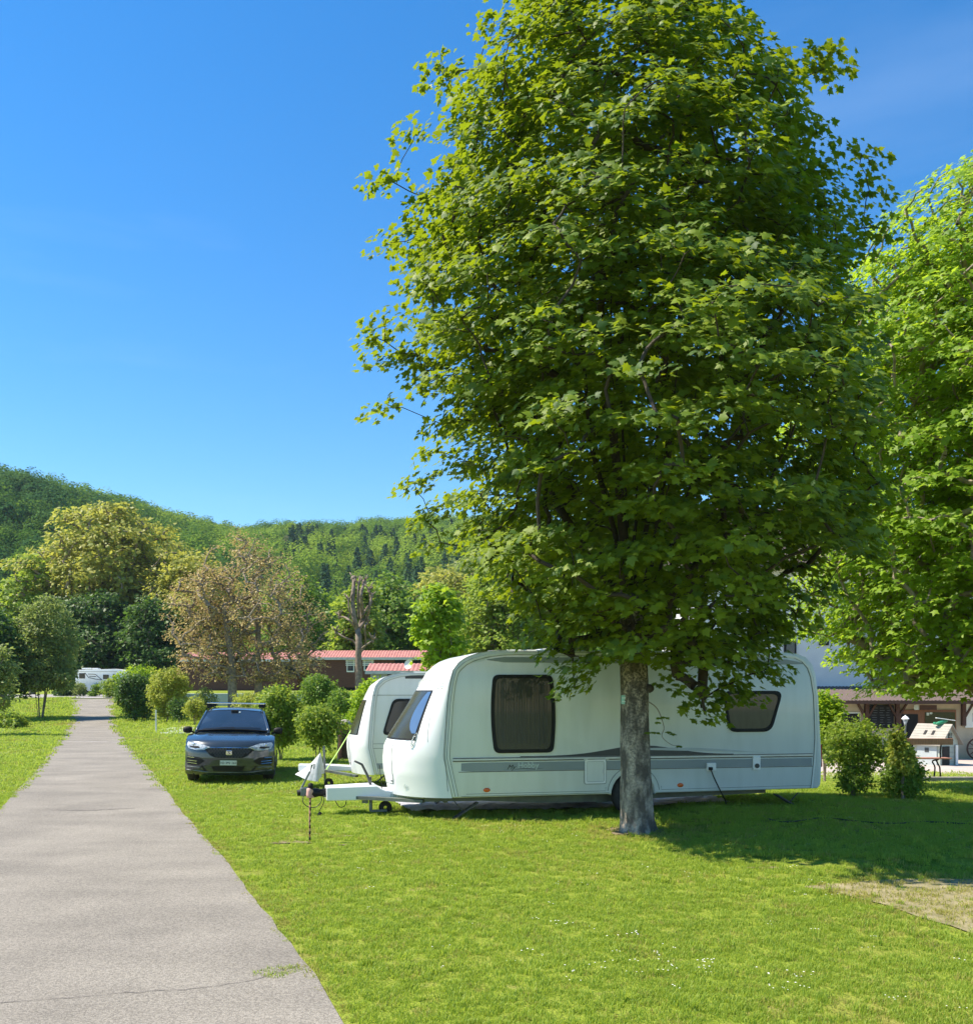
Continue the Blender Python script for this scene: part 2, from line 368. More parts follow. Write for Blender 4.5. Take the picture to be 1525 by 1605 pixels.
def plant(name, label, cat, base, env, ncl, per, lsize, spread, leaf, lm, bark, seeds=None, tr=.08, shell=.6, lump=.2,
          flat=.5, droop=.2, up=.7, outw=.5, jit=.45, seed=3, group=None, nside=6, tipr=.006, minr=0, stems=0, crown='crown', stemname='trunk', extra=None, mind=0):
    b = Vector(base); t = thing(name, label, cat, b, 0, group)
    C = envelope_points(env, ncl, shell, lump, seed, mind)
    if seeds is None:
        if stems:
            r = np.random.default_rng(seed+5); seeds = [((0, 0, -.05), -1)]
            z0 = env[0][0]
            for k in range(stems):
                a = 2*math.pi*k/stems+r.uniform(-.4, .4); rr = env[1][1]*.35*r.uniform(.5, 1)
                i = len(seeds); seeds.append(((math.cos(a)*rr*.25, math.sin(a)*rr*.25, .02), 0))
                seeds.append(((math.cos(a)*rr, math.sin(a)*rr, max(.3, z0+.25*(env[-1][0]-z0))), i))
        else:
            z0 = env[0][0]; z1 = env[-1][0]; seeds = [((0, 0, -.08), -1), ((.02*z1*.2, 0, z0*.5), 0), ((0, .01, z0), 1)]
            for k in range(4): seeds.append(((env[len(env)//2][2]*.5*k/4, 0, z0+(z1-z0)*(k+1)*.16), 2+k))
    A, par, rad = grow(C, seeds, tipr)
    rad = rad*(tr/max(rad[0], 1e-6)) if rad[0] > tr else np.maximum(rad, tr*(rad/rad[0])**.8)
    skeleton_mesh(A, par, rad, stemname, bark, t, nside, minr)
    ax = np.array([np.interp(C[:, 2], [e[0] for e in env], [e[2] for e in env]), np.interp(C[:, 2], [e[0] for e in env], [e[3] for e in env]), C[:, 2]*.8+.2*env[0][0]]).T
    P, N, D, S = clump_leaves(C, ax, per, lsize, spread, flat, droop, up, outw, jit, seed+1)
    if extra is not None: 
        P2, N2, D2, S2 = extra; P = np.vstack([P, P2]); N = np.vstack([N, N2]); D = np.vstack([D, D2]); S = np.concatenate([S, S2])
    V, F = leaves_arrays(P, N, D, S, leaf)
    npmesh(crown, V, F, lm, t)
    return t
def scatter(name, P, rot, scl, idx, protos, label=None):
    """stuff that nobody could count: points carrying instances of small meshes"""
    me = bpy.data.meshes.new(name); me.vertices.add(len(P)); me.vertices.foreach_set('co', np.asarray(P, np.float32).ravel())
    a = me.attributes.new('rot', 'FLOAT_VECTOR', 'POINT'); a.data.foreach_set('vector', np.asarray(rot, np.float32).ravel())
    a = me.attributes.new('scl', 'FLOAT', 'POINT'); a.data.foreach_set('value', np.asarray(scl, np.float32))
    a = me.attributes.new('idx', 'INT', 'POINT'); a.data.foreach_set('value', np.asarray(idx, np.int32))
    o = bpy.data.objects.new(name, me); COL.objects.link(o)
    pc = bpy.data.collections.new(name+'_kinds')
    for i, p in enumerate(protos): p.name = '%s_kind_%02d' % (name, i); pc.objects.link(p)
    g = bpy.data.node_groups.new(name, 'GeometryNodeTree')
    g.interface.new_socket('Geometry', in_out='INPUT', socket_type='NodeSocketGeometry')
    g.interface.new_socket('Geometry', in_out='OUTPUT', socket_type='NodeSocketGeometry')
    gi = g.nodes.new('NodeGroupInput'); go = g.nodes.new('NodeGroupOutput')
    iop = g.nodes.new('GeometryNodeInstanceOnPoints'); ci = g.nodes.new('GeometryNodeCollectionInfo')
    ci.inputs['Collection'].default_value = pc; ci.inputs['Separate Children'].default_value = True; ci.inputs['Reset Children'].default_value = True
    iop.inputs['Pick Instance'].default_value = True
    def na(n_, t):
        x = g.nodes.new('GeometryNodeInputNamedAttribute'); x.data_type = t; x.inputs['Name'].default_value = n_; return x.outputs['Attribute']
    e = g.nodes.new('FunctionNodeEulerToRotation'); g.links.new(na('rot', 'FLOAT_VECTOR'), e.inputs[0])
    g.links.new(gi.outputs[0], iop.inputs['Points']); g.links.new(ci.outputs[0], iop.inputs['Instance'])
    g.links.new(na('idx', 'INT'), iop.inputs['Instance Index']); g.links.new(e.outputs[0], iop.inputs['Rotation'])
    g.links.new(na('scl', 'FLOAT'), iop.inputs['Scale']); g.links.new(iop.outputs[0], go.inputs[0])
    md = o.modifiers.new('scatter', 'NODES'); md.node_group = g
    struct(o, 'stuff', label)
    return o
def unlink(o): COL.objects.unlink(o); return o

exec_order = []
# ============================================================ GROUND AND SETTING
def lawnmat():
    m = bpy.data.materials.new('lawn_soil_and_grass'); m.use_nodes = True; nt = m.node_tree; b = nt.nodes['Principled BSDF']
    b.inputs['Roughness'].default_value = .95; b.inputs['Specular IOR Level'].default_value = .1
    tc = nt.nodes.new('ShaderNodeTexCoord'); src = tc.outputs['Object']; last = None
    def noise(s, d=5, st=None):
        n = nt.nodes.new('ShaderNodeTexNoise'); n.inputs['Scale'].default_value = s; n.inputs['Detail'].default_value = d
        if st:
            mp = nt.nodes.new('ShaderNodeMapping'); mp.inputs['Scale'].default_value = st; nt.links.new(src, mp.inputs[0]); nt.links.new(mp.outputs[0], n.inputs[0])
        else: nt.links.new(src, n.inputs[0])
        return n.outputs[0]
    def ramp(v, lo, hi):
        r = nt.nodes.new('ShaderNodeMapRange'); r.inputs[1].default_value = lo; r.inputs[2].default_value = hi; nt.links.new(v, r.inputs[0]); return r.outputs[0]
    def mix(f, a, c):
        x = nt.nodes.new('ShaderNodeMix'); x.data_type = 'RGBA'; nt.links.new(f, x.inputs[0])
        if isinstance(a, tuple): x.inputs[6].default_value = (*a, 1)
        else: nt.links.new(a, x.inputs[6])
        x.inputs[7].default_value = (*c, 1); return x.outputs[2]
    c = mix(ramp(noise(14, 8), .35, .65), (.17, .24, .022), (.26, .31, .045))
    c = mix(ramp(noise(.55, 4), .52, .70), c, (.27, .27, .06))
    c = mix(ramp(noise(3.2, 6), .60, .74), c, (.30, .27, .09))
    c = mix(ramp(noise(.9, 3), .30, .22), c, (.05, .10, .012))
    nt.links.new(c, b.inputs['Base Color'])
    bp = nt.nodes.new('ShaderNodeBump'); bp.inputs['Strength'].default_value = .8; bp.inputs['Distance'].default_value = .05
    nt.links.new(noise(40, 6), bp.inputs['Height']); nt.links.new(bp.outputs[0], b.inputs['Normal'])
    return m
M['lawn'] = lawnmat()
def axis_pts(a):
    out = []
    for lo, hi, st in a: out += list(np.arange(lo, hi, st))
    return np.array(out)
xs = axis_pts([(-2400, -700, 100), (-700, -300, 20), (-300, -60, 8), (-60, -14, 1.5), (-14, 22, .45), (22, 60, 2), (60, 300, 12), (300, 700, 25), (700, 2500, 100)])
ys = axis_pts([(-60, -4, 4), (-4, 24, .4), (24, 70, .8), (70, 170, 3), (170, 900, 10), (900, 3000, 100)])
XX, YY = np.meshgrid(xs, ys); ZZ = terrain(XX, YY)
V = np.stack([XX, YY, ZZ], -1).reshape(-1, 3); nx = len(xs); ny = len(ys)
ii = (np.arange(ny-1)[:, None]*nx+np.arange(nx-1)[None]).ravel()
ground = npmesh('ground', V, np.stack([ii, ii+1, ii+nx+1, ii+nx], 1), M['lawn'], smooth=True); struct(ground)

def sheet(name, L, Rr, off, m, step=.5, cross=8, ragged=0, seed=0):
    """a surface laid on the ground between two edge lines (equal number of points)"""
    r = np.random.default_rng(seed); L = [Vector(p[:2]) for p in L]; Rr = [Vector(p[:2]) for p in Rr]; rows = []; k = len(L)
    for i in range(k-1):
        n = max(1, int(max((L[i+1]-L[i]).length, (Rr[i+1]-Rr[i]).length)/step))
        for j in range(n+(1 if i == k-2 else 0)):
            t = j/n; rows.append((L[i].lerp(L[i+1], t), Rr[i].lerp(Rr[i+1], t)))
    sm = np.convolve(r.normal(size=len(rows)+6), np.ones(3)/3, 'same'); sm2 = np.convolve(r.normal(size=len(rows)+6), np.ones(3)/3, 'same'); G = []
    for i, (a, b) in enumerate(rows):
        d = (b-a).normalized(); a = a-d*ragged*float(sm[i]); b = b+d*ragged*float(sm2[i])
        G.append([(lambda p: (p.x, p.y, tz(p.x, p.y)+off))(a.lerp(b, c/cross)) for c in range(cross+1)])
    mb = MB(); mb.grid(G); o = mb.build(name, m, smooth=True, recalc=False)
    if o.data.polygons[0].normal.z < 0: o.data.flip_normals()
    return o
# --- tarmac path
def roadmat():
    m = mat('worn_mauve_tarmac', (.280, .256, .215), (.210, .192, .163), .9, .8, detail=5, bump=.5, bscale=120, spec=.25, lo=.3, hi=.7)
    nt = m.node_tree; b = nt.nodes['Principled BSDF']; x = nt.nodes[m['mix']]; tc = nt.nodes.new('ShaderNodeTexCoord')
    v = nt.nodes.new('ShaderNodeTexVoronoi'); v.inputs['Scale'].default_value = 90; nt.links.new(tc.outputs['Object'], v.inputs[0])
    r = nt.nodes.new('ShaderNodeMapRange'); r.inputs[1].default_value = 0; r.inputs[2].default_value = 1; r.inputs[3].default_value = .70; r.inputs[4].default_value = 1.28
    sp = nt.nodes.new('ShaderNodeSeparateColor'); nt.links.new(v.outputs['Color'], sp.inputs[0]); nt.links.new(sp.outputs[0], r.inputs[0])
    mu = nt.nodes.new('ShaderNodeMix'); mu.data_type = 'RGBA'; mu.blend_type = 'MULTIPLY'; mu.inputs[0].default_value = 1
    nt.links.new(x.outputs[2], mu.inputs[6]); nt.links.new(r.outputs[0], mu.inputs[7])
    # long faint tracks and transverse bands of wear
    mp = nt.nodes.new('ShaderNodeMapping'); mp.inputs['Rotation'].default_value = (0, 0, R(-22.6)); mp.inputs['Scale'].default_value = (.35, 1.6, 1)
    n2 = nt.nodes.new('ShaderNodeTexNoise'); n2.inputs['Scale'].default_value = 1.1; n2.inputs['Detail'].default_value = 6
    nt.links.new(tc.outputs['Object'], mp.inputs[0]); nt.links.new(mp.outputs[0], n2.inputs[0])
    r2 = nt.nodes.new('ShaderNodeMapRange'); r2.inputs[1].default_value = .35; r2.inputs[2].default_value = .65; r2.inputs[3].default_value = .92; r2.inputs[4].default_value = 1.06
    nt.links.new(n2.outputs[0], r2.inputs[0])
    m2 = nt.nodes.new('ShaderNodeMix'); m2.data_type = 'RGBA'; m2.blend_type = 'MULTIPLY'; m2.inputs[0].default_value = 1
    nt.links.new(mu.outputs[2], m2.inputs[6]); nt.links.new(r2.outputs[0], m2.inputs[7]); nt.links.new(m2.outputs[2], b.inputs['Base Color'])
    return m
M['road'] = roadmat()
Rpx = [(496, 1530), (473, 1503), (413, 1425), (358, 1356), (312, 1305.6), (275, 1262), (232, 1203), (197.7, 1164.6), (189, 1147), (181, 1127), (178, 1113.5)]
Lpx = [None, None, None, None, None, (12, 1257), (65, 1196), (89.5, 1164.6), (100, 1147), (109, 1127), (116, 1113.5)]
Rw = [gp(*p) for p in Rpx]; u = Vector((-.385, .923))
Lw = []
for i, p in enumerate(Lpx):
    if p: Lw.append(gp(*p))
    else: Lw.append(Rw[i]+Vector((-3.05, -.02, 0)))
for i in range(5): Lw[i] = Rw[i]+Vector((-3.0, -.35, 0))
b0 = Rw[0]; Rw = [b0+Vector((.36*9, -9, 0)), b0+Vector((.35*4, -4, 0)), b0+Vector((.33, -.95, 0))]+Rw
Lw = [p+Vector((-3.0, -.35, 0)) for p in Rw[:3]]+Lw
Rw += [Vector(((178-762)/1500*80, 80, 0)), Vector(((181-762)/1500*87, 87, 0))]; Lw += [Vector(((112-762)/1500*80, 80, 0)), Vector(((104-762)/1500*87, 87, 0))]
path = sheet('path', Lw, Rw, .014, M['road'], .35, 16, ragged=.04, seed=4); struct(path)
M['farroad'] = mat('pale_far_tarmac', (.33, .31, .30), (.27, .255, .25), .9, 1.2, bump=.3)
x0, x1 = (-30-762)/1500, (330-762)/1500
lane = sheet('cross_lane', [(x0*88, 88), (x0*99, 99)], [((196-762)/1500*88, 88), ((215-762)/1500*99, 99)], .05, M['farroad'], 1, 14); struct(lane)
M['crack'] = mat('dark_tarmac_crack', (.10, .09, .085), (.15, .13, .12), .95, 30)
def ground_line(name, pxs, w, m, off=.019, kind='structure', seed=0):
    P = [gp(*p) for p in pxs]; r = np.random.default_rng(seed); pts = []
    for a, b in zip(P[:-1], P[1:]):
        n = max(2, int((b-a).length/.06))
        for j in range(n): pts.append(a.lerp(b, j/n))
    pts.append(P[-1]); G = []
    for i, p in enumerate(pts):
        q = pts[min(i+1, len(pts)-1)]-pts[max(i-1, 0)]; n = Vector((-q.y, q.x, 0)).normalized(); p = p+n*float(r.normal(0, .008)); ww = w*(.35+r.random())
        G.append([(p.x-n.x*ww/2, p.y-n.y*ww/2, tz(p.x, p.y)+off), (p.x+n.x*ww/2, p.y+n.y*ww/2, tz(p.x, p.y)+off)])
    mb = MB(); mb.grid(G); o = mb.build(name, m, recalc=False)
    if o.data.polygons[0].normal.z < 0: o.data.flip_normals()
    return struct(o, kind)
ground_line('path_crack', [(0, 1577), (120, 1568), (180, 1562), (250, 1557), (305, 1555), (400, 1540), (470, 1516)], .007, M['crack'], seed=1)
ground_line('path_crack', [(80, 1272), (140, 1272.5), (210, 1269)], .03, M['crack'], seed=2)
ground_line('path_joint', [(90, 1164.2), (140, 1163.6), (197, 1165)], .16, mat('pale_concrete_joint', (.46, .42, .38)), seed=3)
# --- right: worn gravel, terrace, strips
M['gravel'] = mat('dry_soil_and_gravel', (.34, .29, .16), (.20, .18, .08), .95, 5, bump=.9, bscale=60, detail=8)
M['pave'] = mat('pinkish_paving', (.50, .42, .37), (.42, .36, .32), .9, 1.5, bump=.3, bscale=30)
M['kerb'] = mat('weathered_kerb', (.34, .31, .28), (.22, .20, .18), .9, 8, bump=.4)
g = [gp(*p) for p in [(1260, 1394), (1320, 1403), (1400, 1425), (1466, 1447), (1535, 1470), (1700, 1525), (2300, 1600)]]
g2 = [gp(*p) for p in [(1262, 1391), (1320, 1386), (1400, 1382), (1466, 1380), (1535, 1381), (1700, 1384), (2300, 1390)]]
struct(sheet('gravel_patch', g, g2, .012, M['gravel'], .15, 10, ragged=.05, seed=5))
def gl(pxs): return [gp(*p) for p in pxs]
struct(sheet('terrace', gl([(1268, 1221), (1400, 1222), (1540, 1223), (1760, 1226)]), [((x-762)/1500*40.6, 40.6) for x in (1255, 1390, 1540, 1760)], .03, M['pave'], 1.0, 24))
struct(sheet('sandy_strip', gl([(1270, 1233), (1350, 1234), (1440, 1236), (1540, 1238)]), gl([(1270, 1228), (1350, 1228), (1440, 1229.5), (1540, 1230)]), .02, mat('pale_sandy_soil', (.50, .40, .27), (.38, .30, .20), .95, 5), .3, 8, ragged=.06, seed=6))
# worn earth spots in the lawn
def spot(name, px, py, rx, ry, m, off=.012, seed=0):
    c = gp(px, py); r = np.random.default_rng(seed); n = 26; ph = r.uniform(0, 6, 3); V = [(c.x, c.y, c.z+off)]
    for i in range(n):
        a = i*2*math.pi/n; k = 1+.22*math.sin(3*a+ph[0])+.16*math.sin(5*a+ph[1])+r.normal(0, .08); x, y = c.x+math.cos(a)*rx*k, c.y+math.sin(a)*ry*k
        V.append((x, y, tz(x, y)+off))
    mb = MB(); mb.add(V, [(0, 1+i, 1+(i+1) % n) for i in range(n)]); return struct(mb.build(name, m, recalc=False))
M['earth'] = mat('dry_bare_earth', (.26, .20, .12), (.17, .14, .07), .95, 12, bump=.6)
spot('bare_earth', 452, 1322, .30, .10, M['earth'], seed=1); spot('bare_earth', 590, 1318, .0, .0, M['earth'])if 0 else None
spot('bare_earth', 534, 1312, .13, .05, M['earth'], seed=2); spot('bare_earth', 538, 1326, .07, .035, M['earth'], seed=3)
spot('bare_earth', 994, 1303, .42, .34, M['earth'], seed=8)
spot('bare_earth', 20, 1182, .8, .7, M['earth'], seed=4); spot('bare_earth', 1200, 1362, .16, .06, M['earth'], seed=5)
M['slab'] = mat('pale_green_grey_slab', (.42, .46, .40), (.34, .38, .33), .9, 3)
struct(sheet('pitch_slab', gl([(246, 1152), (300, 1152)]), gl([(252, 1143), (304, 1142)]), .05, M['slab'], .5, 6))
struct(sheet('dry_strip', gl([(193, 1150), (245, 1147), (320, 1142)]), gl([(191, 1146.5), (245, 1143), (320, 1139)]), .03, mat('dry_straw_grass', (.42, .36, .14), (.30, .28, .09), .95, 6), .5, 6, ragged=.1))
# ground sheet under and beyond the caravan
gsh = sheet('ground_sheet', [(-1.22, 15.55), (1.5, 15.9), (4.2, 16.5)], [(-1.85, 17.6), (1.2, 18.6), (4.1, 19.0)], .03, mat('crumpled_silver_ground_sheet', (.60, .60, .64), (.40, .40, .44), .5, 4, bump=.8, bscale=9), .12, 24, seed=3)
for v in gsh.data.vertices: v.co.z += float(rng.normal(0, .012))
tag(gsh, 'crumpled silver grey ground sheet spread on the grass beneath the nearest caravan', 'ground sheet')

# ============================================================ GRASS, FLOWERS
def grass_proto(n, rad, h, w, seed, m):
    r = np.random.default_rng(seed); V = []; F = []
    for i in range(n):
        a = r.uniform(0, 6.28); q = rad*math.sqrt(r.random()); x, y = math.cos(a)*q, math.sin(a)*q; hh = h*r.uniform(.45, 1.15); b = r.uniform(0, 6.28)
        l = hh*r.uniform(.15, .9); dx, dy = math.cos(b)*l, math.sin(b)*l; sx, sy = -math.sin(b)*w/2, math.cos(b)*w/2; k = len(V)
        V += [(x-sx, y-sy, -.01), (x+sx, y+sy, -.01), (x+dx*.35+sx*.9, y+dy*.35+sy*.9, hh*.62), (x+dx*.35-sx*.9, y+dy*.35-sy*.9, hh*.62), (x+dx, y+dy, hh)]
        F += [(k, k+1, k+2, k+3), (k+3, k+2, k+4)]
    me = bpy.data.meshes.new('tuft'); me.from_pydata(V, [], F); me.materials.append(m)
    return bpy.data.objects.new('tuft', me)
M['gr1'] = leafmat('grass_blade', (.13, .225, .022), (.34, .41, .06), (.52, .66, .07), .42, rough=.55, spec=.3)
M['gr2'] = leafmat('grass_blade_yellow', (.27, .29, .05), (.38, .34, .10), (.55, .52, .12), .35, rough=.6, spec=.2)
M['clover'] = leafmat('clover_leaf', (.05, .13, .02), (.09, .18, .03), (.2, .36, .05), .3)
protos = [grass_proto(38, .07, .032, .0055, i, M['gr1']) for i in range(4)]+[grass_proto(30, .07, .036, .005, 9, M['gr2'])]+[grass_proto(26, .05, .075, .006, 10, M['gr1'])]
far_protos = [grass_proto(44, .22, .06, .016, 20+i, M['gr1']) for i in range(3)]+[grass_proto(40, .22, .05, .014, 29, M['gr2'])]
def in_road(X, Y):
    rx = np.interp(Y, [p.y for p in Rw], [p.x for p in Rw]); lx = np.interp(Y, [p.y for p in Lw], [p.x for p in Lw])
    w = .03+.035*np.sin(Y*5.1)+.02*np.sin(Y*17.3+1); return (X < rx-w) & (X > lx+w) & ~((np.abs(Y-6.62-.1*np.sin(X*9)) < .10) & (X > rx-.42) & (X < rx))
gpoly = np.array([[p.x, p.y] for p in g]+[[p.x, p.y] for p in g2[::-1]])
def in_poly(X, Y, poly):
    ins = np.zeros(len(X), bool); n = len(poly); j = n-1
    for i in range(n):
        xi, yi = poly[i]; xj, yj = poly[j]
        c = ((yi > Y) != (yj > Y)) & (X < (xj-xi)*(Y-yi)/(yj-yi+1e-12)+xi); ins ^= c; j = i
    return ins
def lawn_points(y0, y1, dens, margin=2.6):
    w0, w1 = y0*.56+margin, y1*.56+margin; n = int((w0+w1)*(y1-y0)*dens); r = rng
    Y = r.uniform(y0, y1, int(n*1.25)); X = r.uniform(-w1, w1, len(Y)); k = np.abs(X) < Y*.56+margin; X, Y = X[k], Y[k]
    k = ~in_road(X, Y) & ~(in_poly(X, Y, gpoly) & (r.random(len(X)) > .55)); X, Y = X[k], Y[k]
    k = ~((Y > 33.5) & (X/Y > .33)) & ~((np.hypot(X-2.07, Y-13.46) < .27)) & ~((np.hypot(X-2.07, Y-13.40) < .45) & (r.random(len(X)) < .5)) & ~((Y > 65) & (X/Y > -.33)) & ~in_poly(X, Y, np.array([(-1.22, 15.55), (1.5, 15.9), (4.2, 16.5), (4.1, 19.0), (1.2, 18.6), (-1.85, 17.6)])); return X[k], Y[k]
PX, PY, PS, PI = [], [], [], []
for y0, y1, d, s in [(3.9, 6.5, 260, .85), (6.5, 9, 200, .95), (9, 13, 130, 1.1), (13, 19, 80, 1.3)]:
    X, Y = lawn_points(y0, y1, d); PX.append(X); PY.append(Y); PS.append(s*rng.uniform(.7, 1.25, len(X)))
X = np.concatenate(PX); Y = np.concatenate(PY); S = np.concatenate(PS)
yel = np.sin(X*1.3+np.sin(Y*.8)*2)*np.cos(Y*1.1+X*.4)+.5*np.sin(X*4.1+Y*3.3); nearroad = np.minimum(1, np.abs(X-np.interp(Y, [p.y for p in Rw], [p.x for p in Rw]))/.18)
ty = (rng.random(len(X)) < .07+.16*(yel > .55)+.55*(nearroad < .5)+.45*(np.hypot(X-2.07, Y-13.3) < .9)+.6*in_poly(X, Y, gpoly)+.25*(np.hypot(X-4.4, Y-9.0) < 1.2))
idx = np.where(ty, 4, rng.integers(0, 4, len(X))); idx = np.where(rng.random(len(X)) < .03, 5, idx)
S = S*np.where(nearroad < .5, .75, 1)
rot = np.stack([rng.normal(0, .12, len(X)), rng.normal(0, .12, len(X)), rng.uniform(0, 6.28, len(X))], 1)
scatter('short_grass', np.stack([X, Y, terrain(X, Y)], 1), rot, S, idx, protos, 'short mown grass with yellow patches on the lawn beside the path')
FX, FY, FS = [], [], []
for y0, y1, d, s in [(19, 28, 26, 1.0), (28, 45, 9, 1.5), (45, 72, 3.5, 2.3), (72, 90, 1.5, 3.0)]:
    X, Y = lawn_points(y0, y1, d, 3); FX.append(X); FY.append(Y); FS.append(s*rng.uniform(.7, 1.25, len(X)))
X = np.concatenate(FX); Y = np.concatenate(FY); S = np.concatenate(FS)
yel = np.sin(X*.5+np.sin(Y*.3)*2)*np.cos(Y*.4)
idx = np.where(rng.random(len(X)) < .10+.25*(yel > .5), 3, rng.integers(0, 3, len(X)))
scatter('distant_lawn_grass', np.stack([X, Y, terrain(X, Y)], 1), np.stack([X*0, X*0, rng.uniform(0, 6.28, len(X))], 1), S, idx, far_protos, 'mown grass farther along both sides of the path')
# daisies and clover heads
def daisy(seed):
    r = np.random.default_rng(seed); mb = MB()
    for i in range(3):
        x, y = r.normal(0, .05, 2); h = r.uniform(.03, .055); n = 7
        V = [(x, y, h+.003)]+[(x+math.cos(a)*.008, y+math.sin(a)*.008, h) for a in np.arange(n)*2*math.pi/n]
        mb.add(V, [(0, 1+j, 1+(j+1) % n) for j in range(n)])
    me = bpy.data.meshes.new('daisy'); me.from_pydata(mb.v, [], mb.f); me.materials.append(M['petal']); return bpy.data.objects.new('daisy', me)
M['petal'] = mat('white_petal', (.75, .74, .66), None, .8, 5)
cent = [gp(*p) for p in [(1085, 1532), (1060, 1530), (1040, 1500), (965, 1465), (1345, 1480), (880, 1450), (1180, 1560), (1090, 1540), (1340, 1560), (560, 1245), (590, 1230), (460, 1232), (900, 1525), (860, 1380), (1240, 1395), (780, 1300)]]
DX, DY = [], []
for c in cent:
    n = 4; DX += list(rng.normal(c.x, .28, n)); DY += list(rng.normal(c.y, .25, n))
X, Y = lawn_points(5, 16, .8); DX = np.concatenate([DX, X]); DY = np.concatenate([DY, Y])
X, Y = lawn_points(16, 24, 1.6); k = (X < -1.2); DX = np.concatenate([DX, X[k]]); DY = np.concatenate([DY, Y[k]])
scatter('white_clover_flowers', np.stack([DX, DY, terrain(DX, DY)+.005], 1), np.stack([DX*0, DX*0, rng.uniform(0, 6, len(DX))], 1), rng.uniform(.55, 1.0, len(DX)), rng.integers(0, 2, len(DX)), [daisy(1), daisy(2)], 'small white clover and daisy heads dotted over the lawn')

# ============================================================ FOREST ON THE HILLS
def crown_proto(kind, seed, m):
    r = np.random.default_rng(seed)
    if kind == 'con':
        n = 420; t = r.random(n)**.7; a = r.uniform(0, 6.28, n); rad = .19*(1-t)**.8*(1+.25*np.sin(t*40))*r.uniform(.6, 1, n)
        P = np.stack([np.cos(a)*rad, np.sin(a)*rad, t*1.05+.02], 1); o = np.stack([np.cos(a), np.sin(a), -.5+0*a], 1)
        N = o*.6+np.array([0, 0, .9])+r.normal(0, .3, (n, 3)); S = r.uniform(.06, .11, n)*(1.15-.6*t); D = o
    else:
        n = 900; u = nrm(r.normal(size=(n, 3))); k = r.normal(size=(9, 3)); k = nrm(k)
        L = .62+.50*np.max(np.clip(u@k.T, 0, 1)**6, 1)
        q = r.uniform(.78, 1.02, n)
        P = u*np.array([.40, .40, .44])*(L*q)[:, None]+np.array([0, 0, .55]); N = u*1.0+np.array([0, 0, .25])+r.normal(0, .28, (n, 3)); D = nrm(r.normal(size=(n, 3)))+np.array([0, 0, -.3]); S = r.uniform(.032, .07, n)
    V, F = leaves_arrays(P, N, D, S, LEAF_DIA)
    me = bpy.data.meshes.new('crown'); me.from_pydata(V.tolist(), [], F.tolist()); me.materials.append(m); return bpy.data.objects.new('crown', me)
fm = [leafmat('forest_green_a', (.07, .16, .02), (.17, .27, .03), (.22, .38, .05), .25, rough=.9, spec=.05, inst=True), leafmat('forest_green_b', (.17, .28, .03), (.27, .37, .04), (.35, .5, .06), .25, rough=.9, spec=.05, inst=True),
      leafmat('forest_blue_green', (.045, .12, .03), (.09, .17, .035), (.12, .25, .05), .2, rough=.9, spec=.05, inst=True), leafmat('forest_conifer', (.05, .11, .045), (.08, .15, .05), (.03, .07, .03), .12, rough=.9, spec=.05, inst=True),
      leafmat('forest_bare_grey', (.11, .095, .075), (.15, .12, .09), (.1, .09, .06), .1, rough=.9, spec=.05, inst=True)]
fp = [crown_proto('d', 1, fm[0]), crown_proto('d', 2, fm[1]), crown_proto('d', 3, fm[2]), crown_proto('d', 4, fm[0]), crown_proto('con', 5, fm[3]), crown_proto('con', 6, fm[3]), crown_proto('d', 7, fm[4])]
N0 = 75000; pxr = rng.uniform(-300, 1150, N0); Yr_ = np.interp(pxr, RX, RD); tt = rng.random(N0)**.75; Yf = 178+(Yr_*1.06-178)*tt; Xf = (pxr-762)/FP*Yf
keep = rng.random(N0) < .125*np.minimum(1, Yf/Yr_)*(.6+.4*(Yr_ > 500)); pxr, Yf, Xf, tt = pxr[keep], Yf[keep], Xf[keep], tt[keep]
Xf = Xf+rng.normal(0, 2, len(Xf)); Zf = terrain(Xf, Yf)
cl = np.sin(Xf*.018+2)+np.sin(Yf*.022+Xf*.011)+.8*np.sin(Xf*.05-Yf*.04)+rng.normal(0, .35, len(Xf))
ci_ = np.where(cl > .9, 1, np.where(cl < -.9, 2, np.where(rng.random(len(Xf)) < .5, 0, 3)))
pyf = HZ-(Zf-CAMZ)*FP/Yf
con = (np.sin(Xf*.03+1.3)+np.sin(Yf*.03)+rng.normal(0, .5, len(Xf)) > 1.9) | ((pxr > 440) & (pxr < 790) & (pyf > 872) & (pyf < 985) & (rng.random(len(Xf)) < .62))
con = con & (Yf < .7*np.interp(pxr, RX, RD))
ci_ = np.where(con, rng.integers(4, 6, len(Xf)), ci_); ci_ = np.where(rng.random(len(Xf)) < .03, 6, ci_)
sf = rng.uniform(9.0, 18.5, len(Xf))*np.where(Yf < 260, .75, 1)*np.where(con, .92, 1)*np.where(ci_ == 6, .8, 1)
scatter('hillside_forest', np.stack([Xf, Yf, Zf-.8], 1), np.stack([rng.normal(0, .05, len(Xf)), rng.normal(0, .05, len(Xf)), rng.uniform(0, 6.28, len(Xf))], 1), sf, ci_, fp, 'dense green woodland covering the hills behind the campsite')
print('forest', len(Xf))

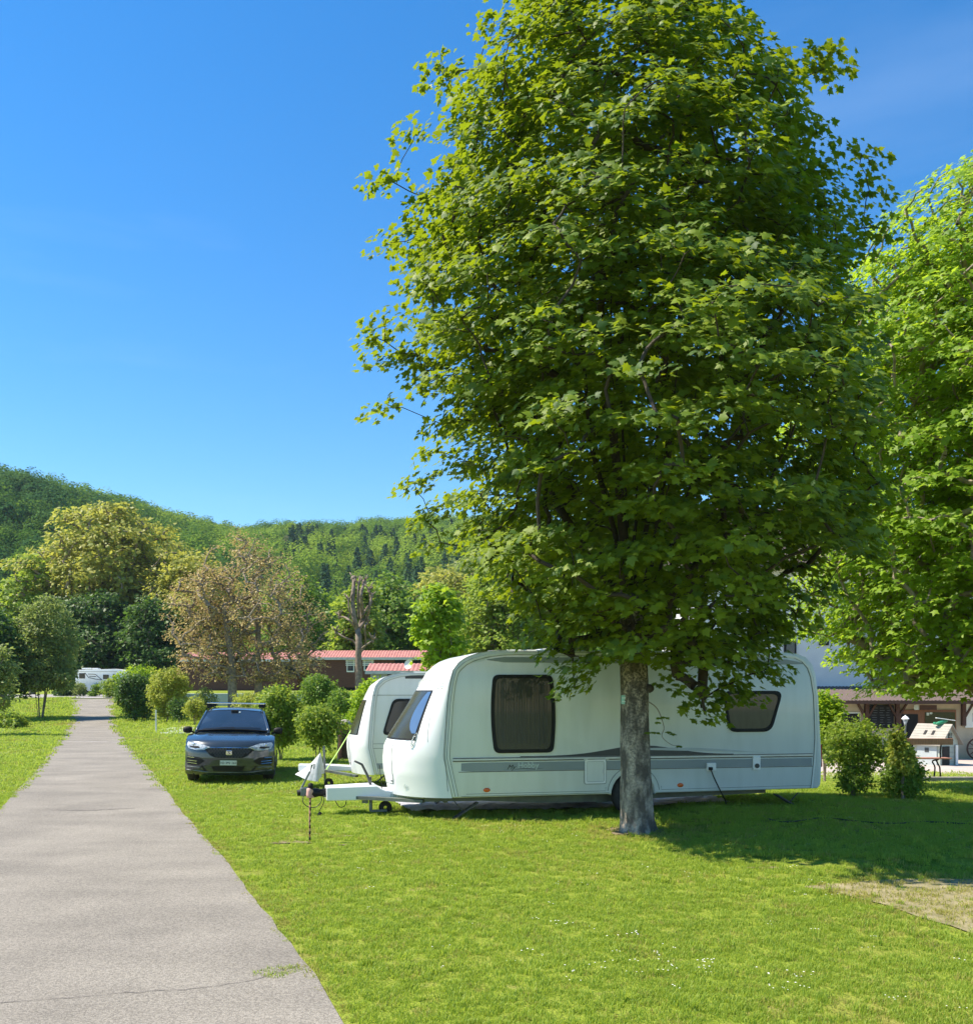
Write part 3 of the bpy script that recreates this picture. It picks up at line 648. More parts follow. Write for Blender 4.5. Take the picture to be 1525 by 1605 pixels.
# ============================================================ CARAVANS
def make_caravan(name, label, A, ang, k=1.0, kind='near'):
    t = thing(name, label, 'caravan', (A[0], A[1], tz(*A)), ang)
    t.scale = (k, k, k)
    near = kind == 'near'; bf = 1.0 if near else .60; W = 2.3; L = 6.33 if near else 4.6; ZT = 2.62; ZB = .345
    side_pts = [(ZB, .08), (.7, 0), (.98, -.06), (1.26, -.04), (1.83, .0), (2.12, .04), (2.30, .09), (2.42, .18), (2.50, .30), (2.565, .48), (2.60, .66), (ZT, .95)]
    cen_pts = [(ZB, -.74), (.40, -.75), (.5, -.77), (.7, -.82), (.9, -.83), (1.1, -.81), (1.22, -.75), (1.98, -.25), (2.12, -.16), (2.32, -.02), (2.42, .17), (2.50, .36), (2.565, .56), (2.60, .72), (ZT, .97)]
    zs_, ss_ = zip(*side_pts); zc_, sc_ = zip(*cen_pts)
    sx = lambda z: float(np.interp(z, zs_, ss_)); cx = lambda z: float(np.interp(z, zc_, sc_))
    rear = [(ZT, L-.62), (2.60, L-.40), (2.54, L-.24), (2.42, L-.13), (2.25, L-.07), (1.9, L-.02), (1.2, L+.02), (.8, L+.04), (.42, L+.02), (ZB+.01, L-.03)]
    # bevelled main body with wheel arch
    ac = 3.02 if near else 2.3; ar = .37
    poly = [(x, z) for z, x in side_pts]+[(x, z) for z, x in rear]
    arch = [(ac+ar*math.cos(a), ZB-.02+ar*math.sin(a)) for a in np.linspace(0, math.pi, 15)]
    poly += [(ac+ar+.02, ZB)]+arch+[(ac-ar-.02, ZB)]
    mb = MB(); mb.prism(poly, lambda x, z: (x, 0, z), lambda x, z: (x, W, z))
    mb.build('body', M['white'], t, smooth='auto', bevel=.03)
    # moulded front
    def fx(v, z):
        e = max(0.0, 1-abs(2*v-1)**2.2)**.62; return sx(z)+(cx(z)-sx(z))*e*(bf if z < 2.3 else bf+(1-bf)*(z-2.3)/.33)
    def fp_(v, z, off=0):
        e = 1e-3; p = Vector((fx(v, z), v*W, z))
        if not off: return p
        v0, v1 = max(.001, v-.01), min(.999, v+.01); dv = Vector((fx(v1, z)-fx(v0, z), (v1-v0)*W, 0)); dz = Vector((fx(v, z+.01)-fx(v, z-.01), 0, .02))
        n = dv.cross(dz).normalized(); n = n if n.x < 0 else -n
        return p+n*off
    zz = list(np.linspace(ZB, 2.3, 40))+list(np.linspace(2.33, ZT-.001, 12)); vv = [.5-.5*math.cos(math.pi*i/36) for i in range(37)]
    mb = MB(); mb.grid([[fp_(v, z) for v in vv] for z in zz]); 
    fr = mb.build('front_panel', M['grp'], t, smooth=True)
    # front window
    def patch(nm, m, f0, f1, z0, z1, off, par=t, n=12, q=14):
        g_ = [[fp_(f0(z)+(f1(z)-f0(z))*j/n, z, off) for j in range(n+1)] for z in np.linspace(z0, z1, q)]
        mb = MB(); mb.grid(g_); return mb.build(nm, m, par, smooth=True)
    w = patch('front_window', M['black'], lambda z: .10+.05*(z-1.2), lambda z: .90-.05*(z-1.2), 1.215, 1.99, .006)
    M['front_glass'] = mat('dark_brown_front_window', (.035, .033, .020), (.05, .05, .022), .22, 3, spec=.25)
    patch('pane', M['front_glass'], lambda z: .115+.05*(z-1.2), lambda z: .885-.05*(z-1.2), 1.235, 1.97, .010, w)
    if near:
        cb = patch('window_strip', M['bluestrip'], lambda z: .115+.05*(z-1.2), lambda z: .115+.05*(z-1.2)+.11*math.sin(math.pi*min(1, max(0, (z-1.3)/.72)))**.6+.004, 1.32, 1.96, .013, w)  # plain blue strip over the near edge of the pane
        cb['label'] = 'blue strip along the near edge of the dark front window'
    def line(nm, pts, m, r=.004, par=t, n=5):
        mb = MB(); mb.tube(pts, r, n); return mb.build(nm, m, par)
    # locker door seams, moulding line, key lock
    lk = [(.30, 1.20), (.30, 1.0), (.29, .8), (.30, .62), (.32, .52), (.5, .50), (.68, .52), (.70, .62), (.71, .8), (.70, 1.0), (.70, 1.20)]
    P_ = []
    for a, b in zip(lk[:-1], lk[1:]):
        for j in range(5): P_.append(fp_(a[0]+(b[0]-a[0])*j/5, a[1]+(b[1]-a[1])*j/5, .001))
    line('locker_seam', P_, M['seam'], .006, fr)
    line('panel_seam', [fp_(.04+.05*s_, 1.2+.9*s_**1.2, .0) for s_ in np.linspace(0, 1, 14)], M['seam'], .003, fr)
    mb = MB(); mb.box(fp_(.33, .56, .006), (.03, .03, .015)); mb.build('lock', M['black'], fr)
    if near:
        # clearance lamp bowl and grab handle on the corner
        c = fp_(.115, 1.22, .006); dd = (fp_(.115, 1.45, .006)-c).normalized(); s2 = (fp_(.14, 1.22, .006)-fp_(.09, 1.22, .006)).normalized(); nn = dd.cross(s2)
        ring = [c+dd*(.12*math.cos(a))+s2*(.035*math.sin(a)) for a in np.linspace(0, 2*math.pi, 21)]
        line('grab_handle_recess', ring, M['trimgrey'], .006, fr)
        line('grab_handle', [c-dd*.07-nn*.01, c-dd*.05+nn*.03*(1 if nn.x < 0 else -1), c+dd*.05+nn*.03*(1 if nn.x < 0 else -1), c+dd*.07-nn*.01], M['grp'], .009, fr)
        for z in (2.02, 2.06, 2.10): line('roof_rib', [fp_(v, z+.05*(v > .0)*0, .004) for v in np.linspace(.04, .30, 10)], M['grp'], .010, fr)
        line('roof_rib', [fp_(v, 2.03+.14*math.sin(math.pi*min(1, max(0, (v-.08)/.84)))**.5, .006) for v in np.linspace(.08, .92, 26)], M['grp'], .014, fr)
        text('60', .10, M['paleink'], fr, Matrix.Translation(fp_(.18, .50, .004)) @ (Matrix.Rotation(R(-50), 4, 'Z') @ Matrix.Rotation(R(90), 4, 'X')), 'speed_mark')
    # trims along the side edges
    def sline(nm, pts, m, wd, th=.006, par=t, y=0.0):
        """flat strip on the near side following points (x, z)"""
        V_ = []; k_ = len(pts)
        for i, p in enumerate(pts):
            a = Vector(pts[max(i-1, 0)]); b = Vector(pts[min(i+1, k_-1)]); d = (b-a).normalized(); n = Vector((-d.y, d.x))
            w_ = wd[i] if hasattr(wd, '__len__') else wd; p = Vector(p)
            V_.append([(p.x+n.x*w_/2, y-th, p.y+n.y*w_/2), (p.x-n.x*w_/2, y-th, p.y-n.y*w_/2)])
        vs = []; fs = []
        for a, b in V_: vs += [a, b, (a[0], y+.002, a[2]), (b[0], y+.002, b[2])]
        for i in range(k_-1):
            q = i*4; fs += [(q, q+1, q+5, q+4), (q, q+4, q+6, q+2), (q+1, q+3, q+7, q+5)]
        fs += [(0, 2, 3, 1), (k_*4-4, k_*4-3, k_*4-1, k_*4-2)]
        mb = MB(); mb.add(vs, fs); return mb.build(nm, m, par)
    outer = [(sx(z)+.075, z) for z in np.linspace(ZB+.02, 2.25, 26)]
    arc = [(sx(z)+.075+.05*(z-2.25)/.3, z-.055*max(0, (z-2.3)/.32)) for z in np.linspace(2.28, 2.605, 10)]
    top = [(1.1, 2.565), (2.5, 2.565), (L-.75, 2.565)]
    rr_ = [(x-.075, z-.03*(z > 2.3)) for z, x in rear[1:]]
    rr_ = [(L-.47, 2.545), (L-.32, 2.48), (L-.215, 2.37), (L-.155, 2.22), (L-.10, 1.9), (L-.075, 1.2), (L-.10, .8), (L-.15, ZB+.02)]
    sline('edge_trim', outer+arc+top+rr_, M['white'], .035, .010)
    sline('edge_seam', [(x+.022, z-.0) for x, z in outer]+[(x+.02, z-.02) for x, z in arc]+[(x, z-.024) for x, z in top]+[(x-.024, z-.006) for x, z in rr_], M['seam'], .007, .004)
    sline('edge_seam', [(x-.022, z) for x, z in outer]+[(x-.02, z+.012) for x, z in arc]+[(x, z+.022) for x, z in top]+[(x+.022, z) for x, z in rr_], M['seam'], .006, .004)
    if near:
        sline('front_moulding_seam', [(.012, .45), (-.035, 1.0), (-.02, 1.26), (.02, 1.83), (.06, 2.1), (.10, 2.28)], M['seam'], .006, .004)
        # grey strip under the roof rail
        sline('roof_band', [(.62, 2.46), (.9, 2.462), (2.5, 2.462), (L-.62, 2.462), (L-.30, 2.44)], M['band'], [.01, .085, .085, .085, .02], .004)
        # belt: rail, bands, swoosh
        q = lambda px, py: sidept(px, py)
        x1 = L-.14
        sline('belt_rail', [(.09, .927), (x1, .915)], M['trimgrey'], .024, .016)
        sline('belt_line', [(.09, .949), (x1, .937)], M['dark'], .010, .010); sline('belt_line', [(.09, .904), (x1, .893)], M['dark'], .013, .010)
        sline('grey_band', [(.22, .814), (.40, .812), (x1-.01, .800)], M['band'], [.115, .135, .13], .004)
        sline('band_line', [(.18, .738), (x1, .728)], M['dark'], .008, .006)
        b_ = np.linspace(0, 1, 25)
        sline('swoosh', [(1.15+3.6*s_, .962-.01*s_+.5*(.15*math.exp(-((s_-.56)/.22)**2)*(1-abs(2*s_-1)**6))) for s_ in b_], M['dark'], [.012+.15*math.exp(-((s_-.56)/.22)**2)*(1-abs(2*s_-1)**6) for s_ in b_], .004)
        sline('light_swoosh', [(3.1+2.2*s_, 1.055-.085*s_+.02*math.sin(s_*3.1)) for s_ in b_], M['lband'], [.045*math.sin(math.pi*min(1, s_+.12))+.004 for s_ in b_], .006)
        sline('lower_seam', [(.22, .365), (ac-ar-.04, .370)], M['seam'], .006, .003); sline('lower_seam', [(ac+ar+.10, .46), (ac+ar+.10, .40), (x1, .41)], M['seam'], .006, .003)
        sline('lower_seam', [(.30, .40), (ac-ar-.10, .40), (ac-ar-.10, .46)], M['seam'], .006, .003)
        sline('arch_seam', [(ac+(ar+.07)*math.cos(a), ZB+(ar+.07)*math.sin(a)) for a in np.linspace(.12, math.pi-.12, 18)], M['seam'], .008, .004)
        text('Hobby', .125, M['paleink'], t, Matrix.Translation((1.28, -.006, .825)) @ Matrix.Rotation(R(90), 4, 'X'), 'maker_lettering', bold=.002)
        text('My', .105, M['ink'], t, Matrix.Translation((1.00, -.006, .80)) @ Matrix.Rotation(R(90), 4, 'X'), 'script_lettering', shear=.5)
        sline('script_flourish', [(1.06, .765), (1.21, .780), (1.38, .764), (1.52, .780)], M['ink'], [.002, .008, .006, .002], .006)
    else:
        x1 = L-.14
        sline('belt_line', [(.05, 2.10), (x1, 2.10)], M['seam'], .012, .004); sline('belt_line', [(.05, 1.03), (x1, 1.03)], M['seam'], .010, .004)
        sline('belt_line', [(.05, .93), (x1, .93)], M['seam'], .010, .004)
        sline('grey_band', [(.10, .54), (x1, .54)], M['band'], .12, .004); sline('roof_band', [(.75, 2.50), (2.5, 2.50), (L-.6, 2.5)], M['dark'], .07, .004)
        pass
    # windows on the side
    def rpoly(corners, rad, seg=5, bulge=0):
        out = []; n = len(corners)
        for i in range(n):
            p = Vector(corners[i]); a = (Vector(corners[i-1])-p); b = (Vector(corners[(i+1) % n])-p); rr = min(rad, a.length/2, b.length/2)
            p0 = p+a.normalized()*rr; p1 = p+b.normalized()*rr
            for s_ in range(seg+1):
                u_ = s_/seg; out.append(tuple((1-u_)**2*p0+2*u_*(1-u_)*p+u_**2*p1))
        if bulge:
            cxm = sum(c[0] for c in corners)/n; zz_ = [c[1] for c in corners]; z0, z1 = min(zz_), max(zz_); h_ = z1-z0
            o2 = []
            for i, p in enumerate(out):
                q_ = out[(i+1) % len(out)]; m_ = max(1, int(math.dist(p, q_)/.08))
                for j in range(m_): o2.append((p[0]+(q_[0]-p[0])*j/m_, p[1]+(q_[1]-p[1])*j/m_))
            out = [(x+bulge*(1 if x > cxm else -1)*(1-((z-(z0+z1)/2)/(h_/2))**2), z) for x, z in o2]
        return out
    def inset(poly_, d):
        c = Vector((sum(p[0] for p in poly_)/len(poly_), sum(p[1] for p in poly_)/len(poly_))); mx = max(abs(p[0]-c.x) for p in poly_); mz = max(abs(p[1]-c.y) for p in poly_)
        return [(c.x+(p[0]-c.x)*(mx-d)/mx, c.y+(p[1]-c.y)*(mz-d)/mz) for p in poly_]
    def window(corners, rad, bulge=0, curt=True):
        o_ = rpoly(corners, rad, 5, bulge); i_ = inset(o_, .055)
        mb = MB(); n = len(o_)
        vs = [(x, .001, z) for x, z in o_]+[(x, -.022, z) for x, z in o_]+[(x, -.024, z) for x, z in i_]+[(x, -.010, z) for x, z in i_]; fs = []
        for k_ in range(3):
            for i in range(n): fs.append((k_*n+i, k_*n+(i+1) % n, (k_+1)*n+(i+1) % n, (k_+1)*n+i))
        mb.add(vs, fs); w_ = mb.build('window', M['black'], t, smooth='auto')
        mb = MB(); mb.add([(x, -.0115, z) for x, z in i_], [tuple(range(n))]); mb.build('pane', M['curtain'] if curt else M['glass'], w_)
        return w_
    if near:
        w1 = window([(.72, 2.23), (1.66, 2.235), (1.68, 1.02), (.74, 1.02)], .09, .045)
        w2 = window([(4.56, 1.985), (5.64, 1.985), (5.43, 1.31), (4.66, 1.31)], .15, .0)
        w1['label'] = 'tall dark window with drawn grey curtains'; w2['label'] = 'low dark rear window tapering downwards'
        # curtain folds inside the tall window
        mb = MB(); 
        for j in range(26):
            x = .80+j*.031+float(rng.normal(0, .004)); mb.bar((x, -.013, 1.12+.05*abs(math.sin(j))), (x+float(rng.normal(0, .008)), -.013, 2.12), .005+.010*float(rng.random()), .003)
        mb.build('curtain', mat('curtain_fold', (.05, .054, .052), (.028, .03, .029), .5, 7, stretch=(8, 1, .5)), w1)
        # service hatch, plug, water inlet, reflectors
        def hatch(x0, x1_, z0, z1_):
            fr_ = rpoly([(x0, z1_), (x1_, z1_), (x1_, z0), (x0, z0)], .03, 3); in_ = inset(fr_, .03); n = len(fr_)
            mb = MB(); vs = [(x, .001, z) for x, z in fr_]+[(x, -.014, z) for x, z in fr_]+[(x, -.014, z) for x, z in in_]+[(x, -.006, z) for x, z in in_]
            mb.add(vs, [(k_*n+i, k_*n+(i+1) % n, (k_+1)*n+(i+1) % n, (k_+1)*n+i) for k_ in range(3) for i in range(n)]); h_ = mb.build('service_hatch', M['grp'], t)
            mb = MB(); mb.add([(x, -.0075, z) for x, z in in_], [tuple(range(n))]); mb.build('hatch_panel', M['white'], h_)
            mb = MB(); mb.box((x1_-.045, -.018, z0+(z1_-z0)*.5), (.018, .014, .07)); mb.build('latch', M['trimgrey'], h_)
            for xx in (x0+.01, x1_+.01): mb = MB(); mb.box((xx, -.02, z1_+.015), (.06, .024, .035)); mb.build('hinge', M['trimgrey'], h_)
            mb = MB(); q_ = inset(rpoly([(x0, z1_), (x1_, z1_), (x1_, z0), (x0, z0)], .03, 3), -.006); mb.tube([(x, -.004, z) for x, z in q_]+[(q_[0][0], -.004, q_[0][1])], .004, 4); mb.build('hatch_seam', M['seam'], h_)
            mb = MB(); mb.tube([(x, -.010, z) for x, z in in_]+[(in_[0][0], -.010, in_[0][1])], .004, 4); mb.build('hatch_seam', M['seam'], h_)
        hatch(2.20, 2.55, .52, .90)
        pb = MB(); pb.box((4.35, -.02, .75), (.16, .045, .13)); p_ = pb.build('power_inlet', M['grp'], t, bevel=.012)
        mb = MB(); mb.box((4.325, -.05, .725), (.06, .05, .05)); mb.build('plug', M['black'], p_, bevel=.008)
        pb = MB(); pb.box((5.16, -.012, .80), (.14, .03, .235)); p_ = pb.build('water_inlet', M['grp'], t, bevel=.015)
        mb = MB(); mb.lathe([(.0, .0), (.038, .0), (.038, .02), (.0, .02)], (5.16, -.026, .755), 14, (0, -1, 0)); mb.build('inlet_cap', M['dark'], p_)
        for x, z in ((.62, .457), (3.82, .463)):
            mb = MB(); mb.lathe([(0, .014), (.03, .013), (.05, .008), (.055, 0)], (0, 0, 0), 16, (0, -1, 0)); mb.v = [(a*1.0+x, b-.001, c*.62+z) for a, b, c in mb.v]
            mb.build('side_reflector', M['orange'], t, smooth=True)
        mb = MB(); mb.prism([(L+.0, 1.10), (L+.045, 1.08), (L+.055, .72), (L+.02, .70)], lambda x, z: (x, .015, z), lambda x, z: (x, .2, z)); mb.build('tail_lamp', M['redlamp'], t)
        mb = MB(); mb.box((1.44, -.012, 2.57), (.012, .008, .07)); mb.build('rail_joint', M['seam'], t)
    else:
        window([(.48, 2.02), (1.75, 2.02), (1.75, 1.22), (.24, 1.22)], .13, 0, False)
    # roof vents
    mb = MB(); mb.box((2.0, W/2, ZT+.03), (.5, .5, .07)); mb.build('roof_hatch', M['grp'], t, bevel=.02)
    # running gear
    mb = MB()
    if near:
        prof = [(-.66, ZB-.012), (.35, ZB-.012), (.35, .19), (-.25, .21), (-.66, .255)]
        for y in (.30, W-.36):
            mb.prism([(-.30, .335), (2.55, .335), (2.55, .20), (1.6, .20), (.6, .26), (-.30, .265)], lambda x, z: (x, y, z), lambda x, z: (x, y+.05, z))
            mb.prism([(2.5, .335), (5.5, .335), (5.5, .27), (3.6, .23), (2.5, .18)], lambda x, z: (x, y, z), lambda x, z: (x, y+.05, z))
        mb.box((ac, W/2, .24), (.09, W-.35, .09)); mb.box((.05, W/2, .27), (.05, 1.6, .07)); mb.box((4.9, W/2, .28), (.05, 1.6, .06))
        mb.box((1.9, .55, .26), (.6, .32, .14)); mb.box((2.4, 1.4, .24), (.4, .3, .16))
    else:
        for y in (.35, W-.4): mb.box((L/2, y, .27), (L-.6, .05, .12))
        mb.box((ac, W/2, .24), (.09, W-.35, .09))
    mb.build('chassis', M['chassis'], t)
    for y in (.02, W-.20):
        mb = MB(); mb.lathe([(.0, -.09), (.19, -.09), (.29, -.085), (.325, -.06), (.33, 0), (.325, .06), (.29, .085), (.19, .09), (.0, .09)], (ac, y+.10, .33), 28, (0, 1, 0)); wh = mb.build('wheel', M['rubber'], t, smooth=True)
        mb = MB(); mb.lathe([(0, -.075), (.06, -.095), (.17, -.096), (.19, -.092)], (ac, y+.10, .33), 18, (0, 1, 0)); mb.build('rim', M['steel'], wh)
    mb = MB(); mb.box((ac-.0, .2, .25), (.72, .3, .5)); 
    # drawbar
    mb = MB()
    if near:
        hx = -2.02
        mb.bar((-.30, .33, .275), (-1.45, W/2-.05, .29), .05, .13); mb.bar((-.30, W-.33, .275), (-1.45, W/2+.05, .29), .05, .13)
        mb.box((hx+.72, W/2, .29), (.75, .09, .09)); mb.build('drawbar', M['chassis'], t)
        dp = [(hx+.27, .455), (hx+1.05, .475), (hx+1.12, .43), (hx+1.20, .395), (hx+2.02, .365), (hx+2.02, .25), (hx+.27, .245)]
        mb = MB(); mb.prism(dp, lambda x, z: (x, .80+.18*max(0, (hx+2.02-x)/2), z), lambda x, z: (x, 1.55-.18*max(0, (hx+2.02-x)/2), z)); dc = mb.build('drawbar_cover', M['grp'], t, bevel=.015)
        mb = MB(); mb.tube([(hx+.29, .965, .36), (hx+.75, .925, .365), (hx+.85, .92, .35), (hx+1.9, .82, .335)], .006, 5); mb.build('cover_crease', M['trimgrey'], dc)
        text('HOBBY', .10, M['paleink'], dc, Matrix.Translation((hx+1.42, .848, .305)) @ Matrix.Rotation(R(-5), 4, 'Z') @ Matrix.Rotation(R(90), 4, 'X'), 'maker_lettering', shear=.2, bold=.002)
        mb = MB(); P_ = [(hx-.18, 1.15, .36), (hx-.10, 1.15, .37), (hx+.0, 1.15, .365), (hx+.03, 1.15, .36), (hx+.10, 1.15, .36), (hx+.17, 1.15, .36), (hx+.27, 1.15, .355)]
        mb.tube(P_, [.045, .055, .035, .055, .075, .06, .07], 12); mb.build('coupling', M['black'], t, smooth=True)
        mb = MB(); mb.bar((hx-.13, 1.14, .40), (hx+.02, 1.14, .70), .03, .055); mb.tube([(hx+.02, 1.12, .68), (hx+.05, 1.12, .80), (hx+.09, 1.12, .82), (hx+.08, 1.12, .74)], .012, 6); hd = mb.build('stabiliser_handle', M['steel'], t, bevel=.008)
        mb = MB(); mb.box((hx-.06, 1.14, .38), (.14, .10, .14)); mb.build('stabiliser_head', M['steel'], hd, bevel=.02)
        mb = MB(); mb.tube([(hx+.98, 1.10, .46), (hx+.93, 1.10, .62), (hx+.84, 1.10, .80), (hx+.72, 1.10, .86)], [.022, .022, .02, .016], 7); mb.tube([(hx+.98, 1.12, .44), (hx+.98, 1.12, .60)], .02, 6); mb.build('handbrake_lever', M['dark'], t, smooth=True)
        # cables
        def cab(pts, nm='breakaway_cable', r=.007):
            P = [Vector(p) for p in pts]; o_ = []
            for i in range(len(P)-1):
                a, b, c, d = P[max(i-1, 0)], P[i], P[i+1], P[min(i+2, len(P)-1)]
                for s_ in np.linspace(0, 1, 6, endpoint=False): o_.append(.5*((2*b)+(-a+c)*s_+(2*a-5*b+4*c-d)*s_*s_+(-a+3*b-3*c+d)*s_**3))
            mb = MB(); mb.tube(o_+[P[-1]], r, 6); return mb.build(nm, M['cable'], t, smooth=True)
        cab([(hx-.06, 1.05, .36), (hx-.10, 1.0, .25), (hx-.02, .98, .16), (hx+.10, .98, .15), (hx+.18, .98, .22), (hx+.2, 1.0, .3)])
        cab([(hx+.24, 1.0, .33), (hx+.22, .98, .2), (hx+.16, .98, .08), (hx+.17, .98, .0)], 'seven_pin_lead')
        mb = MB(); mb.lathe([(0, -.05), (.025, -.045), (.04, 0), (.035, .04), (.015, .07), (0, .07)], (hx+.17, .98, -.02+.02), 10); mb.build('connector_plug', M['black'], t, smooth=True)
        cab([(hx+.40, .96, .26), (hx+.45, .95, .17), (hx+.50, .95, .14), (hx+.56, .95, .17), (hx+.58, .95, .25)])
        cab([(hx+1.1, .9, .8), (hx+1.12, .9, .6), (hx+1.14, .9, .42), (hx+1.13, .9, .36)], r=.006)
        # jockey wheel
        jx = hx+.97
        mb = MB(); mb.tube([(jx, 1.0, .30), (jx, 1.0, .06)], .028, 10); mb.box((jx+.13, 1.0, .065), (.26, .03, .035)); mb.box((jx-.09, 1.0, .22), (.1, .05, .06)); j_ = mb.build('jockey_post', M['steel'], t)
        mb = MB(); mb.lathe([(.03, -.03), (.085, -.035), (.105, -.02), (.108, 0), (.105, .02), (.085, .035), (.03, .03)], (jx+.24, 1.06, .105), 20, (0, 1, 0)); mb.build('jockey_wheel', M['rubber'], j_, smooth=True)
    else:
        hx = -1.75
        mb.bar((-.30, .33, .30), (hx+.5, W/2-.05, .42), .05, .12); mb.bar((-.30, W-.33, .30), (hx+.5, W/2+.05, .42), .05, .12); mb.build('drawbar', M['chassis'], t)
        mb = MB(); mb.prism([(hx+.15, .52), (hx+.9, .50), (hx+1.5, .46), (hx+1.5, .36), (hx+.15, .38)], lambda x, z: (x, .95, z), lambda x, z: (x, 1.4, z)); mb.build('drawbar_cover', M['grp'], t, bevel=.015)
        mb = MB(); mb.tube([(hx+.72, .95, .88), (hx+.75, .97, .10)], .025, 8); mb.box((hx+.72, .97, .9), (.05, .05, .08)); j_ = mb.build('jockey_post', M['steel'], t)
        mb = MB(); mb.lathe([(.03, -.03), (.085, -.035), (.108, 0), (.085, .035), (.03, .03)], (hx+.83, .97, .10), 18, (0, 1, 0)); mb.build('jockey_wheel', M['rubber'], j_, smooth=True)
    # corner steadies (lowered on the near van)
    def steady(x0, y, x1_, zf, off=0):
        mb = MB(); a = Vector((x0, y, .26)); b = Vector((x1_, y, zf)); s_ = Vector((0, .05, 0))
        mb.bar(a-s_, b-s_, .02, .055); mb.bar(a+s_, b+s_, .02, .055)
        d = b-a
        for u_ in (.15, .45, .75, .97): mb.bar(a+d*u_-s_, a+d*u_+s_, .012, .05)
        mb.box(b+Vector((0, 0, .005)), (.09, .12, .014)); mb.bar((x0+(x1_-x0)*.9+.0, y, .28), a+d*.55, .014, .02)
        mb.build('corner_steady', M['dark'], t)
    if near:
        steady(.50, .12, .10, .0); steady(.50, W-.30, .1, .0); steady(4.75, W-.3, 5.25, .0); steady(5.58, .12, 6.04, .0)
    else:
        steady(.5, .28, .2, .0); steady(.5, W-.3, .2, .0); steady(4.0, .28, 4.3, 0); steady(4.0, W-.3, 4.3, 0)
    return t
dv = Vector((5.44-(-.6), 15.95-14.55)).normalized(); CA = math.atan2(dv.y, dv.x)
van = make_caravan('caravan', 'white caravan with grey stripes and a tall curtained window behind the tree trunk', (-.60, 14.55), CA)
# second van
c2 = gp(583, 1222); A2 = (((581-762)/1500*18.9), 18.9)
van2 = make_caravan('caravan', 'smaller white caravan parked behind the near one with only its front showing', A2, R(9), .90, 'far')

# power lead from the inlet to the ground
def van_w(x, y, z):
    v = van.matrix_world @ Vector((x, y, z)); return v
van.matrix_world = Matrix.Translation(van.location) @ Matrix.Rotation(CA, 4, 'Z')
P = [van_w(4.325, -.07, .70), van_w(4.36, -.08, .60), van_w(4.46, -.06, .42), van_w(4.62, .05, .22), van_w(4.82, .3, .06)]
e1 = gp(1290, 1284); pts = list(P)
for p in [(1165, 1262), (1215, 1290), (1290, 1285), (1340, 1290), (1400, 1294), (1450, 1291), (1540, 1296)]:
    q = gp(*p); pts.append(Vector((q.x, q.y, q.z+.02)))
def smooth(P, n=8):
    o_ = []
    for i in range(len(P)-1):
        a, b, c, d = P[max(i-1, 0)], P[i], P[i+1], P[min(i+2, len(P)-1)]
        for s in np.linspace(0, 1, n, endpoint=False): o_.append(.5*((2*b)+(-a+c)*s+(2*a-5*b+4*c-d)*s*s+(-a+3*b-3*c+d)*s**3))
    return o_+[P[-1]]
mb = MB(); mb.tube(smooth(pts), .011, 7); tag(mb.build('power_cable', M['cable'], smooth=True), 'black power cable hanging from the caravan side and running across the shaded grass', 'power cable')

